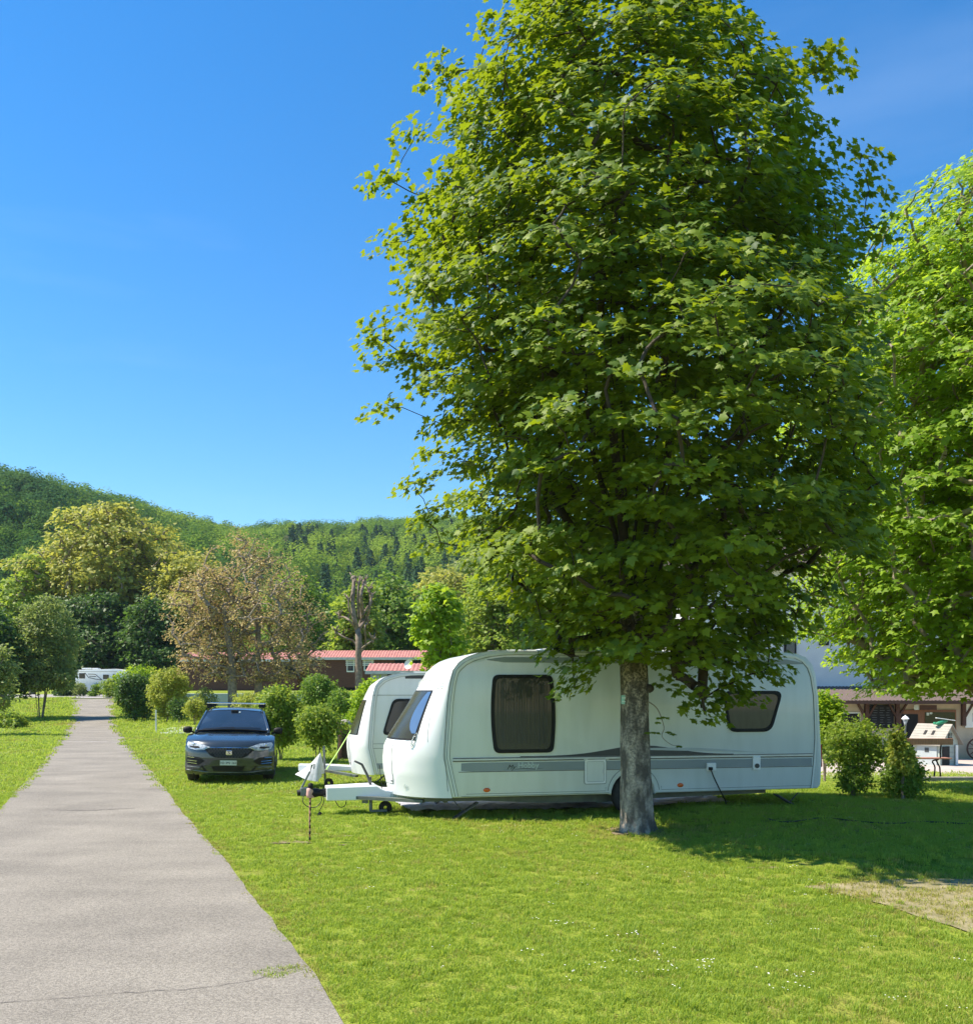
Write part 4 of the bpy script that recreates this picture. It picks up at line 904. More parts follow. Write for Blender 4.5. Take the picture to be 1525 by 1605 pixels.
# ============================================================ BIG MAPLE IN FRONT
def px_env(rows, Y, zb, k=.96):
    """crown outline read as left/right edges at rows, turned into z, radius, offset about base x"""
    out = []
    for y, l, r in rows:
        z = CAMZ+(HZ-y)/FP*Y-zb; out.append((z, (r-l)/2/FP*Y*k, ((l+r)/2-762)/FP*Y, 0.0))
    out.sort(); return out
def rebase(env, bx): return [(z, r, cx-bx, cy) for z, r, cx, cy in env]
TB = gp(994, 1300); TB = Vector((TB.x, 13.46, tz(TB.x, 13.46)))
def big_tree():
    t = thing('maple_tree', 'large maple with a thick mottled trunk on the lawn in front of the white caravan', 'tree', TB)
    Y = TB.y
    rows = [(-300, 900, 1050), (-110, 850, 1100), (-60, 815, 1150), (0, 792, 1165), (70, 750, 1230), (130, 702, 1280), (200, 662, 1315), (280, 612, 1345), (360, 606, 1362), (450, 618, 1385), (520, 600, 1400), (580, 588, 1410), (650, 605, 1425), (720, 640, 1430), (790, 668, 1425), (850, 690, 1400), (905, 740, 1370), (960, 800, 1320), (1010, 845, 1260), (1050, 890, 1225), (1085, 960, 1190)]
    env = rebase([(z, max(.25, r-.12), cx, cy) for z, r, cx, cy in px_env(rows, Y, TB.z, .96)], TB.x-.06)
    C = envelope_points(env, 1850, .50, .13, seed=21, mind=.23)
    # hanging low sprays in front of the caravan
    def loc(px, py, dy=0.0):
        p = at(px, py, Y+dy)-TB; return [p.x, p.y, p.z]
    low = [(1100, 1105, .25), (1085, 1075, -.2), (1120, 1085, .2), (1150, 1070, .1), (1190, 1055, 0), (1215, 1050, .25), (1180, 1035, -.3), (1130, 1045, -.5), (1080, 1040, -.5), (1050, 1030, -.3), (905, 1060, .2), (890, 1045, -.1), (925, 1040, -.4), (950, 1030, -.5), (1020, 1028, -.5), (870, 1020, 0), (840, 1000, -.2), (1105, 1120, .1), (1165, 1090, .3), (900, 1078, .1), (1060, 1060, -.1),
           (600, 640, 0), (605, 500, 0), (590, 530, .2), (600, 560, -.2), (612, 380, 0), (600, 285, .3), (690, 110, 0), (700, 130, .3), (775, 30, 0), (650, 205, 0), (1350, 240, 0), (1360, 300, .3), (1370, 355, 0), (1300, 85, 0), (1290, 110, .2), (665, 815, 0), (690, 850, .2), (650, 760, 0), (680, 800, -.2)]
    C = np.vstack([C, np.array([loc(*p) for p in low])]); nlow = len(low)
    # outline narrows upwards; lower crown stretched in depth so its shadow reaches nearer
    C[:, 1] *= np.interp(C[:, 2], [0, 5, 7, 9.5], [1.35, 1.25, 1.0, .85])
    rs = sorted(rows); ry = [q[0] for q in rs]; rl = [q[1] for q in rs]; rr0 = [q[2] for q in rs]
    W3 = C+np.array(TB); ppx = 762+FP*W3[:, 0]/W3[:, 1]; ppy = HZ-FP*(W3[:, 2]-CAMZ)/W3[:, 1]; mg = .30*FP/W3[:, 1]
    ok = (ppx > np.interp(ppy, ry, rl)+mg) & (ppx < np.interp(ppy, ry, rr0)-mg) & (ppy > -260)
    ok &= ppy < np.interp(ppx, [600, 690, 740, 800, 850, 900, 960, 1020, 1060, 1100, 1200, 1260, 1330, 1420], [820, 865, 925, 975, 1005, 1030, 1030, 1025, 1040, 1060, 1040, 1000, 950, 880])-14; ok[-nlow:] = True; C = C[ok]
    # skeleton: trunk, then steep limbs
    seeds = [((0, 0, -.10), -1), ((-.005, 0, .25), 0), ((-.02, 0, .8), 1), ((-.04, .01, 1.5), 2), ((-.05, .02, 2.1), 3), ((-.08, .02, 2.6), 4), ((-.10, .03, 3.1), 5)]
    L = [(-.9, -.3, 8.4), (-.2, .4, 10.6), (.6, -.4, 9.8), (1.5, .3, 8.6), (-1.7, .4, 6.6), (2.2, -.6, 6.4), (.4, -1.5, 6.6), (.2, 1.6, 7.0), (-.5, -.9, 9.2), (.9, .9, 9.6)]
    for i, (x, y, z) in enumerate(L):
        k = 5 if i % 2 else 6; a = np.array(seeds[k][0]); b = np.array([x, y, z])
        for j, s_ in enumerate((.22, .45, .7, 1.0)):
            q = a+(b-a)*s_; bow = np.array([x*.22, y*.22, 0])*math.sin(math.pi*s_); q = q+bow+rng.normal(0, .05, 3)
            seeds.append((tuple(q), k)); k = len(seeds)-1
    for (x, y, z) in [(.9, -.25, 2.75), (-.95, -.1, 2.7), (.5, .8, 2.8), (-.3, -.9, 2.8), (.7, -.8, 2.75)]:
        a = np.array(seeds[5][0]); b = np.array([x, y, z]); seeds.append((tuple(a+(b-a)*.5+np.array([0, 0, .12])), 5)); seeds.append((tuple(b), len(seeds)-1))
    A, par, rad = grow(C, seeds, .0055, 2.25, ban=7)
    # trunk radii by hand, the rest by the pipe rule
    sc = .115/np.sort(rad[7:])[-1]; rad[7:] *= min(1.0, sc); rad[:7] = [.27, .245, .222, .212, .205, .20, .17]
    skeleton_mesh(A[7:], np.where(par[7:] >= 7, par[7:]-7, -1), rad[7:], 'limbs', M['darkbark'], t, 6)
    # connection pieces from trunk to first limb nodes
    mb = MB()
    for i in range(7, len(par)):
        if par[i] < 7 and rad[i] > .02: mb.tube([A[par[i]], (A[par[i]]+A[i])/2, A[i]], [min(rad[par[i]]*.8, rad[i]*1.5), rad[i]*1.2, rad[i]], 9)
    mb.build('branch_forks', M['darkbark'], t, smooth=True)
    # trunk surface: flared foot, ribs and lumps
    zs_ = np.concatenate([np.linspace(-.12, .4, 14), np.linspace(.45, 3.2, 60)]); n = 56; V_ = []
    r0 = np.interp(zs_, [-.12, 0, .08, .2, .4, .9, 1.8, 2.6, 3.2], [.30, .255, .238, .225, .217, .202, .194, .188, .145])
    ox = np.interp(zs_, [0, .8, 1.5, 2.1, 3.1], [0, -.02, -.04, -.05, -.10])
    rr = np.random.default_rng(5)
    for z, r_, o_ in zip(zs_, r0, ox):
        for j in range(n):
            a = 2*math.pi*j/n
            k = 1+.05*math.sin(3*a+z*.8)*1+.04*math.sin(5*a-1.3*z+1)+.022*math.sin(11*a+2.5*math.sin(z*2.2))+.018*math.sin(17*a+z*7)*math.sin(z*9+a*3)+rr.normal(0, .008)+(.12*math.exp(-((z+.02)/.13)**2))*max(0, math.sin(4*a+.6))
            V_.append((o_+math.cos(a)*r_*k, math.sin(a)*r_*k, z))
    k_ = len(zs_); F_ = [(i*n+j, i*n+(j+1) % n, (i+1)*n+(j+1) % n, (i+1)*n+j) for i in range(k_-1) for j in range(n)]
    tr = npmesh('trunk', V_, F_, M['bark'], t, smooth=True)
    # knot and the small enamel tag on the left edge of the trunk
    mb = MB(); mb.lathe([(.0, .05), (.035, .045), (.055, .02), (.065, -.02)], (.16, -.10, 2.02), 12, (.8, -.5, .2)); mb.build('knot', M['darkbark'], tr, smooth=True)
    pl = MB(); pl.box((-.205, -.115, 1.86), (.085, .006, .125), Matrix.Rotation(R(-28), 3, 'Z')); p_ = pl.build('number_tag', mat('pale_green_enamel', (.30, .55, .45), None, .4, 6), tr)
    for zz in (1.885, 1.835):
        mb = MB(); mb.box((-.207, -.120, zz), (.055, .003, .014), Matrix.Rotation(R(-28), 3, 'Z')); mb.build('tag_line', M['plate'], p_)
    # twig at the right side of the trunk
    tw = [(1015, 1100, -.2), (1030, 1112, -.25), (1040, 1140, -.3), (1037, 1155, -.3), (1052, 1168, -.32), (1064, 1169, -.3)]
    tp = smooth([Vector(loc(*p)) for p in tw], 5); mb = MB(); mb.tube(tp, [.009*(1-.7*i/len(tp)) for i in range(len(tp))], 5); mb.build('twig', M['bark2'], t, smooth=True)
    tl = [(1030, 1125), (1036, 1124), (1042, 1126), (1028, 1132), (1020, 1149), (1028, 1150), (1048, 1147), (1054, 1150), (1062, 1169), (1014, 1148)]
    TP = np.array([loc(x, y, -.3) for x, y in tl]); 
    ax = np.array([np.interp(C[:, 2], [e[0] for e in env], [e[2] for e in env]), C[:, 2]*0, C[:, 2]*.82+.3]).T
    P_, N, D, S = clump_leaves(C, ax, 62, .084, .42, .30, .30, .75, .55, .32, seed=8)
    # thin the hidden heart of the crown a little
    h = np.hypot(P_[:, 0]-np.interp(P_[:, 2], [e[0] for e in env], [e[2] for e in env]), P_[:, 1]); Rr_ = np.interp(P_[:, 2], [e[0] for e in env], [e[1] for e in env])
    keep = (h > Rr_*.5) | (rng.random(len(h)) < .42); keep &= ~((P_[:, 2] < 1.75) & (np.hypot(P_[:, 0], P_[:, 1]) < .6))
    P_, N, D, S = P_[keep], N[keep], D[keep], S[keep]
    k = len(TP); P_ = np.vstack([P_, TP]); N = np.vstack([N, np.tile([0, -.3, .9], (k, 1))]); D = np.vstack([D, np.tile([.5, -.2, -.5], (k, 1))+rng.normal(0, .4, (k, 3))]); S = np.concatenate([S, np.full(k, .085)])
    V_, F_ = leaves_arrays(P_, N, D, S, LEAF_STAR); npmesh('crown', V_, F_, M['lf_maple'], t); print('maple leaves', len(P_))
    return t
big_tree()

# right-hand maples
def pb(px, Y): x = (px-762)/FP*Y; return Vector((x, Y, tz(x, Y)))
def tree_px(name, label, rows, bx, Y, ncl, per, ls, sp, leaf, lm, bark=None, k=.95, depth=1.0, **kw):
    b = pb(bx, Y); env = rebase(px_env(rows, Y, b.z, k), b.x)
    env = [(max(z, .15), r, cx, cy) for z, r, cx, cy in env]
    return plant(name, label, kw.pop('cat', 'tree'), b, env, ncl, per, ls, sp, leaf, lm, bark or M['bark2'], **kw)
tree_px('maple_tree', 'bright green maple in the sun at the right edge of the photo', [(215, 1560, 1700), (260, 1500, 1760), (310, 1420, 1800), (370, 1350, 1840), (440, 1310, 1880), (560, 1265, 1900), (700, 1250, 1910), (850, 1245, 1910), (950, 1250, 1890), (1010, 1285, 1840), (1050, 1300, 1790), (1080, 1345, 1740)],
        1570, 19.5, 2200, 52, .115, .52, LEAF_STAR5, M['lf_bright'], tr=.24, shell=.5, lump=.12, seed=31, droop=.35, flat=.35, up=.75, outw=.6, jit=.3, mind=.24, tipr=.003)

# ============================================================ OTHER TREES
G_ = M
tree_px('maple_tree', 'young bright green maple rising just above the roofs of the two caravans', [(918, 675, 705), (935, 655, 722), (960, 642, 733), (985, 640, 735), (1010, 645, 728), (1035, 660, 715), (1055, 670, 708)], 690, 30, 75, 34, .17, .42, LEAF_STAR5, M['lf_bright'], tr=.06, seed=41, shell=.6, lump=.25)
# sparse brownish pair behind the car
for i, (nm, lb, rows, bx, Y, n) in enumerate([
    ('sparse_tree', 'sparse pinkish brown tree with a straight trunk rising behind the right side of the car', [(832, 355, 400), (850, 335, 430), (880, 320, 465), (920, 310, 500), (960, 315, 520), (1000, 330, 525), (1040, 350, 520), (1065, 380, 505)], 404, 56, 330),
    ('sparse_tree', 'sparse drooping brown tree with a bent trunk left of the straight one behind the car', [(885, 300, 345), (910, 275, 370), (950, 258, 395), (990, 254, 400), (1030, 262, 395), (1062, 285, 385)], 363, 54.5, 240)]):
    tree_px(nm, lb, rows, bx, Y, int(n*1.1), 32, .125, .50, LEAF_DIA, M['lf_brown'], M['bark2'], tr=.24 if i == 0 else .26, seed=50+i, shell=.75, lump=.3, droop=.5, flat=.8, jit=.7, tipr=.014, group='sparse brown trees behind the car')
# pollarded bare tree
M['pbark'] = mat('brown_pollard_bark', (.28, .22, .165), (.16, .12, .09), .9, 6, bump=.7)
def pollard():
    b = pb(563, 54); t = thing('pollarded_tree', 'bare pollarded tree with knobbly stubs in front of the brown chalet', 'tree', b)
    def l(px, py, dy=0): p = at(px, py, 54)-b; return Vector((p.x, p.y+dy, p.z))
    mb = MB(); mb.tube([(0, 0, -.1), l(562, 1060), l(561, 1030), l(562, 1010), l(560, 985)], [.28, .20, .18, .18, .14], 12); mb.build('trunk', M['pbark'], t, smooth=True)
    br = [([(561, 1000), (557, 975), (553, 945), (554, 920), (553, 906)], .20), ([(560, 990), (566, 965), (567, 935), (569, 912)], .17), ([(562, 985), (572, 968), (580, 955), (583, 935)], .13), ([(562, 1020), (575, 1012), (585, 1005)], .08), ([(562, 1025), (571, 1010), (573, 985), (574, 975)], .09),
          ([(560, 990), (550, 975), (540, 968), (530, 966)], .10), ([(562, 1018), (552, 1005), (540, 1000), (524, 990)], .09), ([(556, 975), (549, 958), (547, 942)], .07), ([(566, 965), (577, 945), (578, 925)], .08), ([(562, 970), (561, 940), (562, 915)], .1)]
    for pts, r in br:
        k = len(pts); mb = MB(); P = smooth([l(x, y, .5*math.sin(i*1.7+x)) for i, (x, y) in enumerate(pts)], 4); n = len(P)
        r *= .8; mb.tube(P, [r*(1-.45*i/n) for i in range(n)], 7)
        e = P[-1]
        mb.lathe([(0, -.18), (r*.9, -.12), (r*1.15, 0), (r*.8, .12), (0, .18)], e, 8)
        for q in range(5):
            a = rng.uniform(0, 6.28); d = Vector((math.cos(a)*.25, math.sin(a)*.25, .1+.35*rng.random())); mb.tube([e, e+d], [.045, .03], 5)
        mb.build('pollard_branch', M['pbark'], t, smooth=True)
pollard()
bgt = [
 ('big_tree', 'huge olive green tree with dark limbs towering behind the white motorhome', [(795, 150, 205), (815, 110, 250), (850, 70, 285), (890, 50, 300), (930, 45, 305), (970, 55, 300), (1010, 80, 290), (1045, 110, 270)], 165, 118, 620, 46, .55, 1.7, LEAF_DIA, 'lf_olive', dict(tr=.8, seed=61, shell=.7, lump=.25, tipr=.03)),
 ('big_tree', 'bright green tree showing at the left behind the olive crown', [(868, 30, 60), (885, 12, 80), (915, 0, 95), (950, -5, 100), (990, 0, 100), (1030, 10, 95)], 50, 112, 170, 40, .5, 1.3, LEAF_DIA, 'lf_light', dict(tr=.4, seed=62)),
 ('big_tree', 'dark leafy tree forming the shade directly behind the motorhome', [(935, 110, 175), (950, 92, 200), (985, 85, 225), (1020, 90, 240), (1060, 100, 250), (1082, 110, 245)], 165, 108, 420, 46, .42, 1.4, LEAF_DIA, 'lf_dark', dict(tr=.4, seed=63, shell=.5)),
 ('big_tree', 'dark tree between the motorhome and the sparse brown trees', [(940, 225, 255), (960, 205, 275), (1000, 200, 290), (1040, 205, 300), (1085, 215, 300)], 250, 104, 260, 46, .42, 1.3, LEAF_DIA, 'lf_dark', dict(tr=.35, seed=64, shell=.5)),
 ('willow_bush', 'sage green many stemmed tree on the left bank of the path', [(935, 60, 80), (950, 45, 100), (975, 28, 112), (1005, 15, 120), (1035, 10, 124), (1060, 15, 120), (1078, 22, 112)], 62, 62, 420, 40, .17, .55, LEAF_DIA, 'lf_sage', dict(tr=.07, seed=65, stems=7, up=.3, jit=.7)),
 ('dark_tree', 'very dark green tree at the far left edge behind the small pale bush', [(955, -60, 0), (975, -80, 22), (1010, -90, 32), (1050, -90, 34), (1085, -85, 30)], -25, 60, 300, 44, .26, .8, LEAF_DIA, 'lf_dark', dict(tr=.25, seed=66, shell=.5)),
 ('leafy_bush', 'pale green young bush cut off by the left edge of the photo', [(1012, 2, 14), (1035, -25, 22), (1065, -40, 24), (1095, -40, 18), (1110, -35, 10)], -8, 44, 90, 34, .16, .5, LEAF_DIA, 'lf_sage', dict(tr=.06, seed=67, stems=4)),
 ('big_tree', 'dense green tree behind the bare pollarded tree and the brown chalet', [(905, 585, 625), (925, 560, 655), (955, 545, 680), (990, 540, 700), (1030, 540, 700), (1060, 550, 690)], 615, 92, 420, 46, .40, 1.2, LEAF_DIA, 'lf_green', dict(tr=.35, seed=68, shell=.55)),
 ('big_tree', 'light green tree left of the pollarded tree above the chalet roof', [(915, 545, 575), (940, 528, 590), (975, 522, 600), (1015, 520, 600), (1050, 525, 590)], 556, 84, 150, 40, .38, 1.0, LEAF_DIA, 'lf_light', dict(tr=.25, seed=69)),
 ('big_tree', 'yellowish green tree behind the young maple beyond the caravans', [(895, 670, 715), (915, 645, 745), (950, 640, 770), (990, 640, 775), (1030, 650, 770)], 705, 110, 250, 44, .5, 1.4, LEAF_DIA, 'lf_olive', dict(tr=.4, seed=70)),
 ('big_tree', 'sunlit light green tree right of the young maple, above the near caravan roof', [(882, 760, 805), (900, 735, 845), (930, 722, 870), (965, 720, 880), (1000, 722, 880), (1035, 735, 870), (1060, 750, 860)], 800, 62, 420, 46, .26, .85, LEAF_DIA, 'lf_light', dict(tr=.25, seed=71, shell=.5)),
 ('big_tree', 'tall green tree seen through the gap left of the large maple trunk', [(840, 880, 960), (870, 850, 1000), (920, 830, 1020), (970, 830, 1020), (1020, 845, 1010)], 925, 84, 330, 44, .4, 1.2, LEAF_DIA, 'lf_green', dict(tr=.35, seed=72)),
 ('big_tree', 'pale green tree glimpsed through the lower branches right of the large maple trunk', [(850, 1060, 1120), (880, 1030, 1160), (930, 1010, 1180), (980, 1010, 1185), (1025, 1030, 1170)], 1100, 80, 330, 44, .4, 1.2, LEAF_DIA, 'lf_light', dict(tr=.35, seed=73)),
 ('big_tree', 'sunlit green hillside tree above the caravan roof beyond the sunlit tree', [(858, 740, 790), (875, 710, 820), (905, 695, 840), (940, 690, 850), (980, 690, 850)], 770, 140, 230, 44, .6, 1.7, LEAF_DIA, 'lf_sage', dict(tr=.4, seed=74)),
 ('big_tree', 'mid green tree filling the gap behind the sparse brown trees', [(900, 440, 480), (925, 415, 510), (965, 400, 530), (1010, 400, 535), (1050, 405, 530)], 470, 100, 230, 44, .42, 1.3, LEAF_DIA, 'lf_green', dict(tr=.3, seed=75)),
 ('big_tree', 'dark green tree rising behind the sparse brown crown near the motorhome', [(870, 270, 330), (895, 245, 360), (940, 235, 385), (990, 240, 395), (1040, 250, 390)], 310, 112, 260, 44, .5, 1.4, LEAF_DIA, 'lf_olive', dict(tr=.4, seed=76)),
]
for nm, lb, rows, bx, Y, ncl, per, ls, sp, lf, lm, kw in bgt:
    tree_px(nm, lb, rows, bx, Y, ncl, per, ls, sp, lf, M[lm], M['bark2'], group=None, **kw)

# ============================================================ BUSHES AND SHRUBS
def bush(name, label, rows, bx, Y, ncl, per, ls, sp, lm, seed, stems=5, **kw):
    kw.setdefault('shell', .5); kw.setdefault('lump', .32); kw.setdefault('jit', .55); kw.setdefault('up', .45); kw.setdefault('outw', .6); kw.setdefault('flat', .9); kw.setdefault('droop', .1)
    return tree_px(name, label, rows, bx, Y, ncl, per, ls, sp, kw.pop('leaf', LEAF_DIA), M[lm], kw.pop('bark', M['bark2']), cat='bush', stems=stems, tr=kw.pop('tr', .03), seed=seed, stemname='stem', **kw)
bush('trimmed_bush', 'dark round bush beside the path, left of the yellow green one', [(1060, 205, 225), (1068, 194, 234), (1085, 188, 240), (1105, 189, 239), (1122, 197, 232)], 213, 59.5, 200, 44, .13, .35, 'lf_dark', 80, tr=.05)
bush('trimmed_bush', 'bright green hedge bush peeping out above the dark round bush', [(1046, 205, 235), (1053, 190, 245), (1072, 184, 250), (1095, 184, 250), (1112, 190, 245)], 216, 64, 180, 44, .14, .4, 'lf_bright', 81, tr=.05)
bush('trimmed_bush', 'rounded yellow green bush on a short stem right of the dark round bush', [(1050, 255, 275), (1057, 241, 289), (1075, 235, 294), (1095, 237, 292), (1112, 243, 283), (1122, 252, 272)], 262, 57, 210, 44, .13, .33, 'lf_yellow', 82, tr=.05)
bush('low_bush', 'small yellow bush beside the left rear of the car', [(1096, 298, 312), (1105, 292, 319), (1118, 291, 320), (1124, 294, 318)], 305, 50, 60, 36, .10, .25, 'lf_yellow', 83)
bush('low_bush', 'dark little shrub between the yellow green bush and the small yellow bush', [(1098, 272, 288), (1110, 268, 294), (1124, 270, 292)], 281, 53, 60, 34, .10, .28, 'lf_dark', 84)
bush('low_bush', 'grey green upright shrub behind the small yellow bush', [(1082, 312, 326), (1095, 306, 334), (1110, 304, 336), (1122, 308, 332)], 320, 54, 70, 34, .10, .28, 'lf_sage', 85)
bush('low_bush', 'low yellow green hedge behind the roof of the car', [(1090, 375, 400), (1096, 368, 430), (1105, 366, 440), (1115, 370, 436)], 402, 47, 150, 36, .10, .3, 'lf_yellow', 86)
bush('tall_shrub', 'tall many stemmed shrub standing right of the car', [(1083, 425, 455), (1095, 408, 466), (1115, 403, 470), (1135, 405, 470), (1152, 415, 465), (1165, 425, 455)], 440, 27.5, 270, 42, .085, .27, 'lf_light', 87, stems=9, tr=.028)
bush('tall_shrub', 'smaller open shrub between the tall shrub and the far caravan', [(1108, 485, 510), (1120, 472, 525), (1140, 468, 530), (1155, 474, 525), (1168, 482, 512)], 497, 26.5, 120, 34, .085, .26, 'lf_light', 88, stems=8, tr=.022)
bush('trimmed_bush', 'round trimmed bush below the brown chalet wall', [(1063, 485, 510), (1070, 473, 522), (1082, 469, 527), (1095, 474, 522), (1106, 482, 514)], 497, 48, 190, 42, .11, .3, 'lf_green', 89)
bush('trimmed_bush', 'small round bush right of the round trimmed bush near the chalet', [(1085, 522, 540), (1093, 515, 550), (1105, 515, 552), (1116, 520, 546)], 532, 44, 110, 40, .10, .27, 'lf_green', 90)
bush('hedge_bush', 'bright hedge bush touching the front of the far caravan', [(1070, 575, 595), (1080, 560, 602), (1100, 551, 612), (1125, 549, 615), (1145, 552, 615)], 580, 31, 260, 42, .10, .3, 'lf_bright', 91)
bush('low_bush', 'pale small bush in front of the motorhome rear wheel', [(1073, 118, 130), (1080, 116, 134), (1088, 117, 133)], 125, 94, 50, 30, .14, .35, 'lf_sage', 92)
bush('low_bush', 'small dark bush in front of the middle of the motorhome', [(1075, 144, 152), (1082, 142, 157), (1089, 143, 156)], 149, 93, 40, 30, .14, .3, 'lf_green', 93)
bush('low_bush', 'rounded green bush hiding the front of the motorhome', [(1066, 170, 185), (1073, 160, 192), (1082, 158, 196), (1090, 162, 194)], 177, 90, 90, 36, .16, .4, 'lf_light', 94)
bush('low_bush', 'dark clipped hedge left of the motorhome', [(1076, 88, 112), (1082, 84, 117), (1090, 84, 117)], 100, 95, 110, 38, .16, .4, 'lf_dark', 95)
bush('tall_grass_clump', 'fresh yellow green clump of tall grass at the left edge beside the lawn', [(1118, -10, 15), (1124, -25, 30), (1132, -40, 40), (1140, -40, 40)], 0, 52, 150, 40, .16, .35, 'lf_light', 96, flat=.6)
bush('leafy_bush', 'green bush right behind the rear end of the near caravan', [(1092, 1283, 1300), (1102, 1275, 1310), (1118, 1272, 1314), (1140, 1275, 1310), (1165, 1280, 1300)], 1292, 24, 150, 38, .10, .28, 'lf_bright', 97)
bush('standard_shrub', 'rounded light green shrub on a leggy base right of the near caravan', [(1130, 1310, 1345), (1142, 1294, 1372), (1160, 1284, 1386), (1180, 1287, 1388), (1198, 1300, 1380), (1215, 1320, 1352)], 1337, 17.9, 190, 34, .062, .15, 'lf_light', 98, tr=.022, stems=5)
bush('low_bush', 'small dark shrub at the foot of the rounded light green shrub', [(1200, 1328, 1350), (1215, 1318, 1358), (1235, 1314, 1360), (1250, 1322, 1354)], 1338, 17.6, 60, 30, .055, .15, 'lf_green', 99)
bush('conical_shrub', 'dark pointed shrub with yellow green top shoots, right of the rounded shrub', [(1175, 1405, 1420), (1192, 1394, 1432), (1210, 1386, 1443), (1230, 1381, 1447), (1246, 1386, 1443), (1256, 1396, 1435)], 1415, 17.3, 200, 36, .056, .15, 'lf_green', 100)
bush('young_sapling', 'thin yellow green sapling growing out of the dark pointed shrub', [(1146, 1405, 1410), (1156, 1401, 1416), (1170, 1402, 1420), (1190, 1402, 1428), (1205, 1404, 1432)], 1414, 17.0, 60, 30, .075, .13, 'lf_yellow', 101, stems=3)

# ============================================================ CAR
def make_car():
    b = gp(357.5, 1228.5); Yc = 20.2; b = Vector(((357.5-762)/FP*Yc, Yc, tz((357.5-762)/FP*Yc, Yc)))
    back = Vector((-.20, .98)).normalized(); ang = math.atan2(-back.x, back.y)
    t = thing('car', 'dark grey blue car with roof bars parked on the lawn facing the camera', 'car', b, ang)
    t.rotation_euler = (0, R(1.2), ang)
    HW = .925
    # ---- front fascia as a height field y = f(x, z)
    zt = [(.20, .14), (.28, .05), (.40, .02), (.55, .0), (.70, .01), (.80, .035), (.88, .09), (.93, .16)]
    def fy(x, z): 
        return float(np.interp(z, [a for a, _ in zt], [c for _, c in zt]))+.34*abs(x/HW)**2.8+.18*max(0, abs(x/HW)-.8)**2*6
    def P(x, z, off=0): return Vector((x, fy(x, z)-off, z))
    xs_ = [HW*math.sin(a) for a in np.linspace(-math.pi/2, math.pi/2, 33)]; zz = np.linspace(.20, .93, 22)
    G = [[P(x, z) for x in xs_] for z in zz]
    # hood: from the fascia top edge back to the windscreen foot
    yh1, zh1 = 1.16, 1.06
    top = G[-1]; rows = []
    for s_ in np.linspace(0, 1, 18)[1:]:
        row = []
        for p in top:
            y = p.y+(yh1+.16*abs(p.x/HW)**2-p.y)*s_; zc = .93+(zh1-.93)*(1-(1-s_)**1.7)+.02*math.sin(math.pi*s_)
            q = abs(p.x/HW); crease = .014*math.exp(-((q-.62+.12*s_)/.06)**2)
            row.append(Vector((p.x*(1-.02*s_), y, zc-.055*q**3*s_-.0*(1-s_)+crease*min(1, s_*4))))
        rows.append(row)
    mb = MB(); mb.grid(G+rows)
    # sides and tail
    hood_edge_y = [r[0].y for r in rows]
    yy = list(np.linspace(G[0][0].y, 4.60, 44)); arches = [(.98, .36), (3.75, .36)]
    for sgn in (-1, 1):
        S_ = []
        for y in yy:
            zb = .22
            for ay, ar in arches:
                if abs(y-ay) < ar+.02: zb = max(zb, .32+math.sqrt(max(0, (ar+.02)**2-(y-ay)**2))*1.0)
            ze = float(np.interp(y, [G[0][0].y]+hood_edge_y+[2.2, 3.6, 4.6], [G[-1][0].z]+[r[0].z for r in rows]+[1.02, 1.03, 1.03]))
            w_ = HW*(1-.10*max(0, (y-3.6)/1.0)**2); S_.append([Vector((sgn*(w_+(.012*math.sin(math.pi*q))-.0*q), y, zb+(ze-zb)*q)) for q in np.linspace(0, 1, 8)])
        mb.grid(S_)
    # deck under the cabin and tail
    mb.grid([[Vector((x, y, 1.02+.02*(1-abs(x/HW)))) for x in np.linspace(-HW*.99, HW*.99, 5)] for y in (1.15, 2.5, 4.6)])
    mb.grid([[Vector((x, 4.60+.05*(1-abs(x/HW)**2), z)) for x in np.linspace(-HW*.9, HW*.9, 7)] for z in (.25, .6, 1.03)])
    body = mb.build('body', M['carpaint'], t, smooth='auto')
    bm = bmesh.new(); bm.from_mesh(body.data); bmesh.ops.remove_doubles(bm, verts=bm.verts, dist=.004); bmesh.ops.recalc_face_normals(bm, faces=bm.faces); bm.to_mesh(body.data); bm.free()
    # ---- cabin
    sec = [(1.10, .80, 1.04, .78, 1.05), (1.50, .845, 1.02, .70, 1.32), (1.95, .86, 1.02, .635, 1.515), (2.5, .87, 1.02, .62, 1.575), (3.3, .86, 1.02, .61, 1.575), (4.0, .84, 1.02, .60, 1.50), (4.5, .80, 1.02, .70, 1.10)]
    G2 = []
    for y, wb, z0, wt, z1 in sec:
        row = [Vector((-wb, y, z0))]+[Vector((-(wb+(wt-wb)*q), y, z0+(z1-z0)*(q**.9)*.97)) for q in (.35, .7, .93)]+[Vector((x*wt*.92, y, z1-.0+.03*(1-x*x))) for x in (-1, -.6, 0, .6, 1)]+[Vector(((wb+(wt-wb)*q), y, z0+(z1-z0)*(q**.9)*.97)) for q in (.93, .7, .35)]+[Vector((wb, y, z0))]
        G2.append(row)
    mb = MB(); mb.grid(G2); mb.build('cabin', M['carpaint'], t, smooth=True)
    # windscreen
    def ws(x, s_, off=0): 
        y = 1.12+(1.93-1.12)*s_; hw = .765+(.60-.765)*s_; z = 1.075+(1.505-1.075)*max(s_, 0)**.92; q = x
        n = Vector((0, -.47, .88)); return Vector((q*hw, y+.05*abs(q)**2.5, z+.035*(1-q*q)))+n*off
    mb = MB(); mb.grid([[ws(x, s_, .030) for x in np.linspace(-1.0, 1.0, 13)] for s_ in np.linspace(0, .96, 9)]); w = mb.build('windscreen', M['screen'], t, smooth=True)
    mb = MB(); mb.tube([ws(x, -.01, .034) for x in np.linspace(-1.02, 1.02, 13)], .011, 6); mb.build('cowl_strip', M['black'], w)
